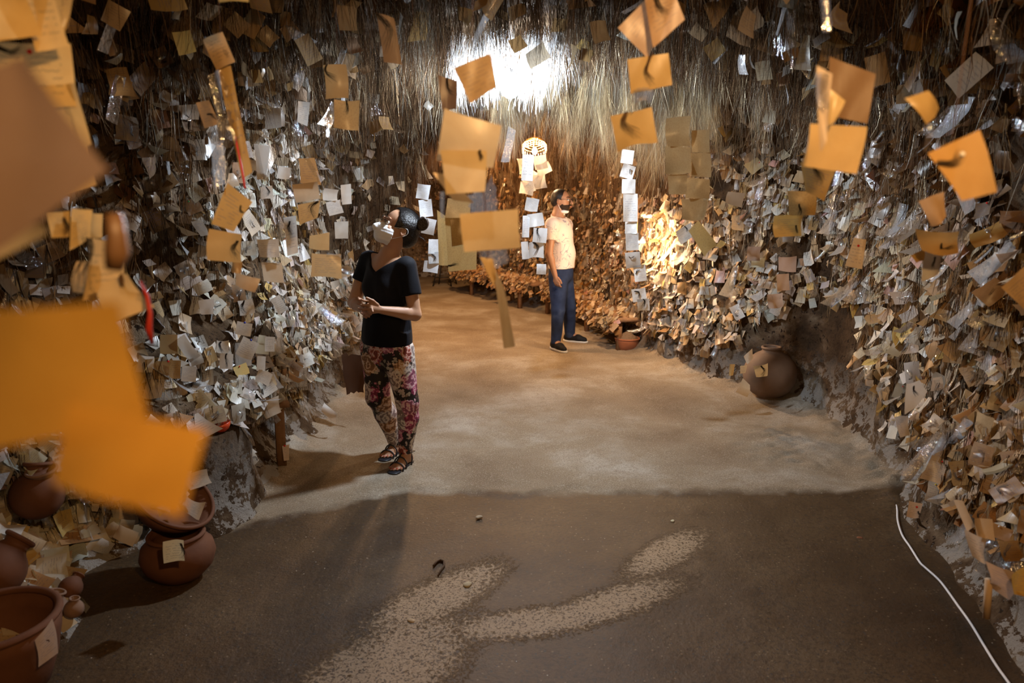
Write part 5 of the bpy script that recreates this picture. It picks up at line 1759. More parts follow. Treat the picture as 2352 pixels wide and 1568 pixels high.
        # one light smoothing pass
        for _ in range(2):
            S = np.zeros_like(V); C = np.zeros(len(V))
            for a in range(4):
                np.add.at(S, Q[:, a], V[Q[:, (a + 1) % 4]] + V[Q[:, (a + 3) % 4]]); np.add.at(C, Q[:, a], 2)
            V = V * .55 + S / np.maximum(C, 1)[:, None] * .45
        return V, [Q]


def basis(f, up=(0, 0, 1)):
    """rows: her/his left, forward, up"""
    f = Vector(f).normalized(); up = Vector(up)
    l = up.cross(f).normalized()
    u = f.cross(l)
    return np.array([l, f, u])


M['skin_w'] = simple('skin_warm_olive', (.46, .25, .15), .5, .4, .06, 30, Subsurface_Weight=.08, Subsurface_Scale=.01)
M['skin_m'] = simple('skin_tan', (.36, .19, .115), .5, .4, .06, 30, Subsurface_Weight=.08, Subsurface_Scale=.01)
M['black_knit'] = simple('black_knit', (.006, .006, .009), .75, .15, .2, 260, .15, Sheen_Weight=.02)
M['hair_black'] = simple('black_hair', (.012, .009, .008), .42, .45, .6, 90, .5)
M['hair_bun'] = simple('brown_black_hair', (.022, .012, .009), .42, .45, .6, 90, .5)
M['beard'] = simple('dark_beard', (.030, .019, .013), .7, .2, .6, 200, .6)
M['mask_w'] = simple('white_mask_cloth', (.80, .80, .82), .7, .25, .03, 80, .15)
M['eye_white'] = simple('eye_white', (.75, .72, .70), .2, .5)
M['iris'] = simple('dark_iris', (.02, .012, .008), .15, .5)
M['brow'] = simple('brow_hair', (.012, .008, .006), .8, .2)
M['lips'] = simple('lips', (.36, .12, .09), .45, .4)
M['black_leather'] = simple('black_leather', (.012, .013, .018), .4, .45)
M['shoe_black'] = simple('black_knit_shoe', (.010, .010, .012), .7, .25, .4, 200, .2)
M['sole_white'] = simple('white_rubber', (.72, .72, .72), .6, .3)
M['nail_red'] = simple('nail_polish', (.5, .03, .02), .25, .5)
M['metal_frame'] = simple('dark_glasses_frame', (.03, .02, .02), .35, .5)
m, nt, out = newmat('lens_glass')
t_ = N(nt, 'ShaderNodeBsdfTransparent'); g_ = N(nt, 'ShaderNodeBsdfGlossy', i_Roughness=.05); x_ = N(nt, 'ShaderNodeMixShader'); x_.inputs[0].default_value = .10
nt.links.new(t_.outputs[0], x_.inputs[1]); nt.links.new(g_.outputs[0], x_.inputs[2]); nt.links.new(x_.outputs[0], out.inputs[0]); M['lens'] = m
# jeans
m, nt, out = newmat('blue_denim'); v = objvec(nt)
c = ramp(nt, noise(nt, 5, 4, v, .6), [(.3, (.010, .016, .045)), (.6, (.028, .045, .105)), (.8, (.07, .095, .17))])
principled(nt, out, c, .85, .15, bump(nt, noise(nt, 300, 2, v), .25, .003)); M['denim'] = m
# rose print leggings
m, nt, out = newmat('rose_print'); v = objvec(nt)
nz = N(nt, 'ShaderNodeTexNoise', i_Scale=38.0); nt.links.new(v, nz.inputs['Vector'])
wv = mixc(nt, .05, v, nz.outputs['Color'])
vo = N(nt, 'ShaderNodeTexVoronoi'); vo.inputs['Scale'].default_value = 10.0; vo.inputs['Randomness'].default_value = .85; nt.links.new(wv, vo.inputs['Vector'])
sc3 = N(nt, 'ShaderNodeSeparateColor'); nt.links.new(vo.outputs['Color'], sc3.inputs[0])
dd = vo.outputs['Distance']
rings = math_(nt, 'SINE', math_(nt, 'ADD', math_(nt, 'MULTIPLY', dd, 20.0), math_(nt, 'MULTIPLY', noise(nt, 26, 2, v), 14.0)))
petal = ramp(nt, sc3.outputs[0], [(.0, (.50, .09, .20)), (.25, (.60, .22, .34)), (.42, (.62, .50, .44)), (.60, (.46, .12, .08)), (.75, (.60, .55, .50)), (.9, (.55, .32, .16))])
petal.node.color_ramp.interpolation = 'CONSTANT'
pc1 = mixc(nt, math_(nt, 'MULTIPLY', math_(nt, 'GREATER_THAN', rings, .15), .75), petal, mixc(nt, 1.0, petal, (.22, .14, .16), 'MULTIPLY'))
pc1 = mixc(nt, math_(nt, 'MULTIPLY', math_(nt, 'LESS_THAN', rings, -.7), .6), pc1, (.78, .70, .64))
vo2 = N(nt, 'ShaderNodeTexVoronoi'); vo2.inputs['Scale'].default_value = 30; nt.links.new(wv, vo2.inputs['Vector'])
s4 = N(nt, 'ShaderNodeSeparateColor'); nt.links.new(vo2.outputs['Color'], s4.inputs[0])
leaf = math_(nt, 'MULTIPLY', math_(nt, 'LESS_THAN', vo2.outputs['Distance'], .42), math_(nt, 'GREATER_THAN', s4.outputs[0], .25))
bg = mixc(nt, leaf, (.022, .017, .016), ramp(nt, s4.outputs[1], [(.2, (.42, .38, .32)), (.5, (.14, .13, .09)), (.8, (.50, .40, .38))]))
fl_ = math_(nt, 'LESS_THAN', math_(nt, 'ADD', dd, math_(nt, 'MULTIPLY', noise(nt, 40, 2, v), .30)), .80)
c = mixc(nt, fl_, bg, pc1)
principled(nt, out, c, .55, .3, bump(nt, noise(nt, 60, 2, v), .1, .003)); M['rose_print'] = m
# shirt with thin leaf scribbles
m, nt, out = newmat('leaf_print'); v = objvec(nt)
nz = noise(nt, 11, 1, v, .5, .8)
band = math_(nt, 'LESS_THAN', math_(nt, 'ABSOLUTE', math_(nt, 'SUBTRACT', math_(nt, 'FRACT', math_(nt, 'MULTIPLY', nz, 6.0)), .5)), .07)
msk = math_(nt, 'GREATER_THAN', noise(nt, 9, 1, v), .47)
c = mixc(nt, math_(nt, 'MULTIPLY', math_(nt, 'MULTIPLY', band, msk), .75), (.70, .60, .56), (.20, .19, .28))
principled(nt, out, c, .85, .15); M['leaf_print'] = m


def hand(Fd, wrist, palm, tips, r=.0085, mids=None, thumb=None):
    """palm block from the wrist to the knuckles, five separate bent fingers"""
    w_, p_ = np.array(wrist), np.array(palm)
    for k, tp in enumerate(tips):
        kn = tp[0]
        Fd.cone(w_ + (np.array(kn) - w_) * .1, kn, .014, .0115, .010)
    for k, tp in enumerate(tips):
        rr = r * (1.0, 1.05, 1.0, .85)[k]
        for a, b in zip(tp[:-1], tp[1:]):
            Fd.cone(a, b, rr, rr * .93, .003)
            rr *= .95
    if thumb:
        rr = r * 1.2
        for a, b in zip(thumb[:-1], thumb[1:]):
            Fd.cone(a, b, rr, rr * .92, .004)
            rr *= .92


def V3(v): return np.array(v, dtype=float)


def person_part(name, Fd, mat, root, label=None):
    V, polys = Fd.mesh()
    o = child(name, V, polys, mat, root)
    if label: o['label'] = label
    return o


# ------------------------------------------------------------------ the woman
def curve_pts(c, m=4):
    c = [Vector(x) for x in c]
    o_ = []
    for k in range(len(c) - 1):
        p0, p1, p2, p3 = c[max(k - 1, 0)], c[k], c[k + 1], c[min(k + 2, len(c) - 1)]
        for j_ in range(m):
            t = j_ / m
            o_.append(.5 * ((2 * p1) + (p2 - p0) * t + (2 * p0 - 5 * p1 + 4 * p2 - p3) * t * t + (3 * p1 - p0 - 3 * p2 + p3) * t ** 3))
    o_.append(c[-1])
    return o_


def build_woman():
    base = onfloor(905, 1078)
    root = empty('person', (base.x, 4.42, 0))
    tag(root, 'woman in black V-neck top, floral leggings, sandals and white mask, hands clasped, gazing up', 'person')
    P = lambda x, y, Y: V3(at(x, y, Y))
    Y0 = 4.45
    fw = unit(np.array([[-.55, -.83, 0]]))[0]
    lf = np.array([-fw[1] * -1, 0, 0])
    lf = np.array([.83, -.55, 0.0])                                      # toward her left arm
    pel = P(889, 800, Y0)
    chest = P(890, 652, Y0 - .01)
    neck0 = P(892, 592, Y0)
    Lsh, Rsh = P(936, 612, Y0 - .09), P(845, 597, Y0 + .12)
    Lel, Rel = P(953, 722, Y0 - .13), P(813, 694, Y0 + .10)
    Lwr, Rwr = P(878, 712, Y0 - .25), P(836, 712, Y0 - .10)
    hc = P(915, 527, Y0 - .01)
    Lhip, Rhip = pel + lf * .085, pel - lf * .085
    Lkn, Rkn = P(936, 922, Y0 - .06), P(868, 912, Y0 + .02)
    Lan, Ran = P(931, 1040, Y0 - .02), P(909, 1022, Y0 + .20)
    HB = basis((-.80, -.42, .36))                                        # head: left, forward, up
    hl, hf, hu = HB
    HS = 1.11
    H_ = lambda a, b, c: hc + (hl * a + hf * b + hu * c) * HS

    B = Field((min(Rel[0], pel[0]) - .28, Y0 - .55, -.02), (Lel[0] + .16, Y0 + .42, 1.64), .0048)
    # trunk
    B.ell(pel + [0, 0, .01], (.155, .105, .12), np.array([lf, fw, [0, 0, 1]]), .03)
    B.ell(P(889, 740, Y0), (.128, .092, .13), np.array([lf, fw, [0, 0, 1]]), .06)
    B.ell(chest + [0, 0, .02], (.145, .098, .15), np.array([lf, fw, [0, 0, 1]]), .05)
    B.cone(Lsh - lf * .02, Rsh + lf * .02, .048, .048, .05)
    B.cone(chest + [0, 0, .10], neck0 + [0, 0, .02], .07, .050, .04)
    B.cone(neck0, hc + hf * -.015 - hu * .05, .050, .047, .025)
    # arms
    for sh, el, wr in ((Lsh, Lel, Lwr), (Rsh, Rel, Rwr)):
        B.cone(sh, el, .046, .037, .02)
        mid = el + (wr - el) * .3
        B.cone(el, mid, .037, .037, .015)
        B.cone(mid, wr, .037, .0235, .015)
    # legs
    for hp, kn, an in ((Lhip, Lkn, Lan), (Rhip, Rkn, Ran)):
        B.cone(hp, kn, .092, .058, .03)
        cf = kn + (an - kn) * .32 - fw * .012
        B.cone(kn, cf, .050, .052, .02)
        B.cone(cf, an, .052, .033, .02)
    # feet, facing the way she walks
    fd = unit((V3(onfloor(889, 1102)) - V3(onfloor(942, 1066)))[None])[0]
    toes_l, toes_r = [], []
    for an, toes in ((Lan, toes_l), (Ran, toes_r)):
        sd = np.array([-fd[1], fd[0], 0])
        heel = np.array([an[0], an[1], .036]) - fd * .035
        B.cone(an, heel, .034, .030, .02)
        B.cone(an + [0, 0, -.02], heel + fd * .12 - [0, 0, .004], .033, .024, .02)
        B.cone(heel, heel + fd * .135 - [0, 0, .010], .026, .022, .02)
        B.cone(heel + fd * .13 - sd * .022 - [0, 0, .012], heel + fd * .13 + sd * .022 - [0, 0, .012], .017, .017, .015)
        for k in range(5):
            s = (k - 2) * .0180
            b0 = heel + fd * (.135 - abs(k - 1) * .006) + sd * s * 1.0 - [0, 0, .012]
            L_ = (.034, .046, .052, .048, .040)[4 - k] if an is Lan else (.040, .048, .052, .046, .034)[k]
            tp = b0 + fd * L_
            tp[2] = .020
            B.cone(b0, tp, .0098, .0082, .003)
            toes.append((b0, tp))
    # head, a little larger than the skeleton's unit
    B.rs = HS
    B.ell(H_(0, -.012, .030), (.073, .093, .083), HB, .02)
    B.ell(H_(0, .018, -.038), (.056, .066, .064), HB, .025)
    B.ell(H_(0, .055, -.085), (.024, .024, .018), HB, .02)            # chin
    B.cone(H_(0, .094, .012), H_(0, .116, -.022), .008, .012, .010)     # nose
    B.ell(H_(0, .098, -.055), (.022, .010, .012), HB, .010)           # mouth
    for s in (-1, 1):
        B.ell(H_(s * .031, .099, .014), (.017, .010, .010), HB, .012, 'sub')
        B.ell(H_(s * .040, .064, -.018), (.018, .018, .018), HB, .015)   # cheek
        B.cone(H_(s * .012, .090, .036), H_(s * .05, .076, .034), .008, .006, .008)
        B.ell(H_(s * .074, -.005, -.010), (.008, .018, .030), HB, .004)
        B.ell(H_(s * .080, .0, -.006), (.005, .009, .016), HB, .003, 'sub')
    B.rs = 1.0
    # clasped hands: her left hand laid over the right
    kn_dir = unit((P(838, 700, Y0 - .30) - Lwr)[None])[0]
    up = np.array([0, 0, 1.0])
    tl = []
    pts_l = [((852, 693), (834, 690), (823, 684)), ((850, 701), (833, 701), (822, 697)), ((849, 709), (834, 712), (823, 708)), ((850, 717), (838, 721), (829, 719))]
    for k, tr_ in enumerate(pts_l):
        dy = (-.30, -.315, -.32, -.31)[k]
        tl.append([P(*tr_[0], Y0 + dy), P(*tr_[1], Y0 + dy - .01), P(*tr_[2], Y0 + dy + .015)])
    hand(B, Lwr, None, tl, .0082, thumb=[P(868, 700, Y0 - .28), P(856, 690, Y0 - .31), P(842, 684, Y0 - .32)])
    tr2 = []
    pts_r = [((846, 700), (854, 708), (856, 716)), ((842, 708), (848, 717), (852, 722)), ((838, 715), (843, 723), (848, 727)), ((833, 718), (836, 727), (842, 730))]
    for k, tr_ in enumerate(pts_r):
        tr2.append([P(*tr_[0], Y0 - .27), P(*tr_[1], Y0 - .325), P(*tr_[2], Y0 - .345)])
    hand(B, Rwr, None, tr2, .0080, thumb=[P(833, 702, Y0 - .22), P(829, 692, Y0 - .28), P(824, 687, Y0 - .31)])
    person_part('body', B, M['skin_w'], root)
    # toe nails
    items = []
    for b0, tp in toes_l + toes_r:
        items.append(lathe([(0, .0016), (.0042, .0010), (.0052, -.001)], tp + np.array([0, 0, .0076]), sides=8))
    v_, p_ = merge(items); child('toenails', v_, p_, M['nail_red'], root)

    # black top
    T = Field((Rel[0] - .14, Y0 - .42, .78), (Lel[0] + .18, Y0 + .36, 1.52), .0050)
    FR = np.array([lf, fw, [0, 0, 1]])
    T.ell(chest + [0, 0, .015] + fw * .004, (.160, .116, .165), FR, .0)
    T.ell(P(888, 735, Y0), (.158, .122, .20), FR, .06)
    T.ell(pel + [0, 0, .05], (.176, .128, .17), FR, .05)
    T.cone(Lsh - lf * .025, Rsh + lf * .025, .056, .056, .05)
    T.cone(chest + [0, 0, .12], neck0 + [0, 0, -.01], .085, .062, .03)
    T.cone(Lsh, Lsh + (Lel - Lsh) * .72, .054, .062, .03)
    T.cone(Rsh, Rsh + (Rel - Rsh) * .62, .054, .064, .03)
    T.ell(chest + lf * .06 + fw * .085 - [0, 0, .02], (.055, .045, .055), FR, .05)
    T.ell(chest - lf * .06 + fw * .085 - [0, 0, .02], (.055, .045, .055), FR, .05)
    # hem, cuffs, neckline
    hem = P(889, 797, Y0)
    sl, G = T._sub(T.lo, T.lo + T.n * T.h)
    body_d = (G - hem.astype(np.float32)) @ np.array([.02, 0, -1.0], dtype=np.float32)
    T.D = np.maximum(T.D, body_d)
    for sh, el, f_ in ((Lsh, Lel, .60), (Rsh, Rel, .50)):
        d_ = unit((el - sh)[None])[0]
        cp_ = sh + (el - sh) * f_
        side_ = np.sign((sh - chest) @ lf)
        inarm = ((G - (chest + lf * side_ * .150).astype(np.float32)) @ (lf * side_).astype(np.float32)) > -.012
        near = np.linalg.norm(G - (sh + (el - sh) * .85).astype(np.float32), axis=-1) < .17
        T.D = np.where(inarm & near, np.maximum(T.D, (G - cp_.astype(np.float32)) @ d_.astype(np.float32)), T.D)
    # neckline: a V in front, scooped at the back
    a_, c_ = (G - neck0.astype(np.float32)) @ lf.astype(np.float32), G[..., 2] - neck0[2]
    vb = P(861, 627, Y0 - .1)
    zz0 = vb[2] - neck0[2]
    ax0 = 0.0
    wv_ = .160 * np.clip((c_ - zz0) / (.035 - zz0), 0, 1.4)
    front = ((G - neck0.astype(np.float32)) @ fw.astype(np.float32)) > -.02
    vcut = np.where(front, np.abs(a_ - ax0) - wv_, np.linalg.norm(G - (neck0 + [0, 0, .03]).astype(np.float32), axis=-1) - .100)
    T.D = np.maximum(T.D, -vcut * .75)
    ncut = np.linalg.norm((G - (neck0 + [0, 0, .035]).astype(np.float32)) * np.array([1, 1, .9], dtype=np.float32), axis=-1) - .098
    T.D = np.maximum(T.D, -ncut)
    T.ripple(.006, 9, 5)
    person_part('shirt', T, M['black_knit'], root)

    # leggings
    Lg = Field((Rkn[0] - .16, Y0 - .28, .06), (Lkn[0] + .18, Y0 + .36, 1.02), .0050)
    Lg.ell(pel + [0, 0, -.01], (.166, .122, .13), FR, 0)
    for hp, kn, an in ((Lhip, Lkn, Lan), (Rhip, Rkn, Ran)):
        Lg.cone(hp, kn, .102, .071, .03)
        cf = kn + (an - kn) * .32 - fw * .012
        Lg.cone(kn, cf, .069, .068, .02)
        Lg.cone(cf, an + (kn - an) * .06, .068, .045, .02)
        d_ = unit((an - kn)[None])[0]
    Lg.ripple(.0045, 16, 8)
    sl, G = Lg._sub(Lg.lo, Lg.lo + Lg.n * Lg.h)
    for kn, an in ((Lkn, Lan), (Rkn, Ran)):
        ring = np.sin(((G - an.astype(np.float32)) @ unit((kn - an)[None])[0].astype(np.float32)) * 210)
        nearj = np.exp(-(np.linalg.norm(G - an.astype(np.float32), axis=-1) / .09) ** 2) + .7 * np.exp(-(np.linalg.norm(G - kn.astype(np.float32), axis=-1) / .06) ** 2)
        Lg.D += (ring * nearj * .0022).astype(np.float32)
    for kn, an in ((Lkn, Lan), (Rkn, Ran)):
        d_ = unit((an - kn)[None])[0].astype(np.float32)
        cp_ = (an + (kn - an) * .02).astype(np.float32)
        near = np.linalg.norm(G - cp_, axis=-1) < .09
        Lg.D = np.where(near, np.maximum(Lg.D, (G - cp_) @ d_), Lg.D)
    person_part('leggings', Lg, M['rose_print'], root)

    # hair: cap with a swept-back front edge, and the bun
    Hh = Field(hc - .24, hc + .24, .0042)
    Hh.rs = HS
    Hh.ell(H_(0, -.018, .034), (.083, .098, .090), HB, 0)
    Hh.ell(H_(0, -.060, -.020), (.068, .056, .062), HB, .02)
    sl, G = Hh._sub(Hh.lo, Hh.lo + Hh.n * Hh.h)
    q = (G - hc.astype(np.float32)) @ HB.T.astype(np.float32) / HS
    face = np.maximum.reduce([-(q[..., 1] - (.040 + .10 * (q[..., 2] - .06) * -1)) , q[..., 2] - (.108 - .9 * np.abs(q[..., 0]) ** 1.4)])
    # face opening: forward of a sloping line, below the hairline
    Hh.D = np.maximum(Hh.D, -face)
    side_cut = np.maximum(.004 - q[..., 1], q[..., 2] + .002)     # temples in front of the ears stay clear low down
    Hh.D = np.maximum(Hh.D, -side_cut)
    ear = np.linalg.norm((q - np.array([.078, .0, -.012], dtype=np.float32)) / np.array([.03, .022, .034], dtype=np.float32), axis=-1) - 1
    Hh.D = np.maximum(Hh.D, -ear * .02)
    wave_ = np.sin(np.arctan2(q[..., 0], q[..., 2] + .02) * 26 + q[..., 1] * 30)
    Hh.D += (wave_ * .0006).astype(np.float32)
    person_part('hair', Hh, M['hair_black'], root)
    Bn = Field(hc - .1 + hf * -.13 + hu * .05, hc + .1 + hf * -.13 + hu * .05, .0040)
    bc_ = V3(at(971, 514, Y0 - .02))
    Bn.ell(bc_, (.040, .036, .042), HB, 0)
    for k in range(7):
        an = k / 7 * 2 * PI
        c0 = bc_ + hl * math.cos(an) * .028 + hu * math.sin(an) * .030
        c1 = bc_ + hl * math.cos(an + 1.1) * .034 + hu * math.sin(an + 1.1) * .036 + hf * .01
        Bn.cone(c0, c1, .014, .010, .004)
    Bn.cone(H_(0, -.09, .055), bc_, .022, .02, .01)
    person_part('bun', Bn, M['hair_bun'], root)
    # combed-back strands lying on the cap, gathered at the bun
    n = 1500
    ph_ = RNG.uniform(-1.9, 1.9, n)                    # round the hairline, from ear over the crown to ear
    pts_ = []
    bl = (bc_ - hc) @ HB.T / HS
    for i_ in range(n):
        a0 = np.array([math.sin(ph_[i_]) * .084, .028 + .030 * math.cos(ph_[i_]) + RNG.uniform(-.10, .0), .034 + .088 * math.cos(ph_[i_])])
        line = []
        for t in np.linspace(0, 1, 8):
            p = a0 * (1 - t) + np.array([bl[0] * .7, bl[1] * .85, bl[2]]) * t
            c_e = np.array([0, -.018, .034]); v__ = (p - c_e) / np.array([.0845, .0995, .0915])
            v__ = v__ / max(np.linalg.norm(v__), 1e-6) * (1.0 + .012 * math.sin(i_))
            line.append(hc + (HB.T @ (c_e + v__ * np.array([.0845, .0995, .0915]))) * HS)
        pts_.append(line)
    L_ = np.array(pts_)
    wd_ = unit(np.cross(L_[:, -1] - L_[:, 0], L_.mean(1) - hc))[:, None, :] * .0009
    V_ = np.stack([L_ - wd_, L_ + wd_], 2).reshape(-1, 3)
    q_ = np.array([(2 * a, 2 * a + 1, 2 * a + 3, 2 * a + 2) for a in range(7)])
    Q_ = (q_[None] + (np.arange(n) * 16)[:, None, None]).reshape(-1, 4)
    child('hair_strands', V_, Q_, M['hair_black'], root)
    # wisps at the nape
    n = 60
    r0 = np.array([H_(RNG.uniform(.0, .05), -.095 + RNG.uniform(-.01, .01), RNG.uniform(-.02, .04)) for _ in range(n)])
    V, Q, C = strands(r0, unit(np.tile([.5, 0, -.9], (n, 1)) + RNG.normal(0, .3, (n, 3))), RNG.uniform(.02, .055, n), np.full(n, .006), np.full(n, .0012), np.tile([.015, .009, .007], (n, 1)), 6, .004, (40, 90))
    child('wisps', V, Q, M['hair_black'], root)
    # mask with ear loops
    Mk = Field(hc - .2, hc + .2, .0036)
    Mk.rs = HS
    Mk.ell(H_(0, .036, -.040), (.068, .080, .062), HB, 0)
    Mk.cone(H_(0, .092, .0), H_(0, .124, -.028), .012, .018, .02)
    Mk.ell(H_(0, .088, -.062), (.040, .030, .034), HB, .02)
    sl, G = Mk._sub(Mk.lo, Mk.lo + Mk.n * Mk.h)
    q = (G - hc.astype(np.float32)) @ HB.T.astype(np.float32) / HS
    Mk.D = np.maximum.reduce([Mk.D, q[..., 2] - (.014 - np.abs(q[..., 0]) * .45), .034 + np.abs(q[..., 0]) * .1 - q[..., 1], -.112 - q[..., 2]])
    Mk.D += (np.sin(q[..., 2] * 330) * .0009 * (q[..., 1] < .1)).astype(np.float32)
    mk = person_part('face_mask', Mk, M['mask_w'], root)
    for s in (-1, 1):
        ctl = [H_(s * .060, .046, -.002), H_(s * .074, .014, .006), H_(s * .081, -.004, .013), H_(s * .084, -.019, .010), H_(s * .086, -.026, -.004), H_(s * .083, -.022, -.020), H_(s * .077, -.004, -.034), H_(s * .068, .020, -.050), H_(s * .058, .042, -.066)]
        v_, p_ = tube(curve_pts(ctl), .0015, 6)
        child('ear_loop', v_, p_, M['mask_w'], mk)
    # eyes and brows
    for s in (-1, 1):
        e = empty('eye', H_(s * .031, .084, .013)); e.parent = root
        e.location = Vector(H_(s * .031, .084, .013)) - root.location
        R_ = Matrix(HB).transposed()
        v_, p_ = lathe([(0, -.0115)] + [(.0118 * math.cos(a), .0118 * math.sin(a)) for a in np.linspace(-1.2, 1.2, 9)] + [(0, .0115)], H_(s * .031, .0790, .013), R_, 16)
        child('eyeball', v_, p_, M['eye_white'], e)
        v_, p_ = lathe([(0, .0006), (.0052, .0004), (.0056, -.002)], H_(s * .031, .0790, .013) + hf * .0117 + hu * .002, Vector(hf).to_track_quat('Z', 'Y').to_matrix(), 14)
        child('iris', v_, p_, M['iris'], e)
        v_, p_ = tube([H_(s * .046, .086, .0175), H_(s * .036, .0955, .0225), H_(s * .026, .0965, .0215), H_(s * .018, .093, .014)], [.0012, .0016, .0016, .001], 6)
        child('eyelashes', v_, p_, M['brow'], e)
        v_, p_ = tube([H_(s * .014, .0985, .034), H_(s * .028, .0965, .040), H_(s * .042, .086, .040), H_(s * .054, .072, .033)], [.0022, .003, .0026, .0012], 6, flat=.6)
        child('eyebrow', v_, p_, M['brow'], root)
    # sandals
    for an, toes in ((Lan, toes_l), (Ran, toes_r)):
        sd = np.array([-fd[1], fd[0], 0])
        heel = np.array([an[0], an[1], .0]) - fd * .035
        S = Field(np.minimum(heel, heel + fd * .25) - [.09, .09, .02], np.maximum(heel, heel + fd * .25) + [.09, .09, .14], .0034)
        S.cone(heel + [0, 0, .008] - fd * .005, heel + fd * .09 + [0, 0, .006], .034, .036, 0, flat=((0, 0, 1), .25))
        S.cone(heel + fd * .09 + [0, 0, .006], heel + fd * .175 + [0, 0, .006], .036, .044, .01, flat=((0, 0, 1), .2))
        st = []
        for f0, f1, zt_, wd in ((.150, .128, .050, .052), (.105, .085, .070, .048), (.035, .015, .104, .046)):
            st.append(curve_pts([heel + fd * f0 + sd * wd * .92 + [0, 0, .006], heel + fd * (f0 + f1) / 2 + sd * wd * .90 + [0, 0, zt_ * .55], heel + fd * (f0 + f1) / 2 + sd * wd * .5 + [0, 0, zt_ * .95], heel + fd * f0 + [0, 0, zt_ + .008], heel + fd * (f0 + f1) / 2 - sd * wd * .5 + [0, 0, zt_ * .95], heel + fd * (f0 + f1) / 2 - sd * wd * .90 + [0, 0, zt_ * .55], heel + fd * f0 - sd * wd * .92 + [0, 0, .006]], 3))
        st.append(curve_pts([heel + fd * .152 + [0, 0, .056], heel + fd * .112 + [0, 0, .078], heel + fd * .072 + [0, 0, .096], heel + fd * .040 + [0, 0, .112]], 3))
        st.append([heel + fd * .03 + sd * .036 + [0, 0, .085], heel - fd * .03 + sd * .03 + [0, 0, .075], heel - fd * .038 + [0, 0, .07], heel - fd * .03 - sd * .03 + [0, 0, .075], heel + fd * .03 - sd * .036 + [0, 0, .085]])
        st.append([heel - fd * .034 + [0, 0, .075], heel - fd * .036 + [0, 0, .01]])
        for line in st:
            for a, b in zip(line[:-1], line[1:]):
                S.cone(a, b, .0048, .0048, .002)
        person_part('sandal', S, M['black_leather'], root)
    v_, p_ = lathe([(0, .002), (.007, .0015), (.008, -.002)], Lan - fd * .0 + sd * .040 + [0, 0, .058], Vector(sd).to_track_quat('Z', 'Y').to_matrix(), 12)
    child('buckle', v_, p_, M['gold'], root)
    return root


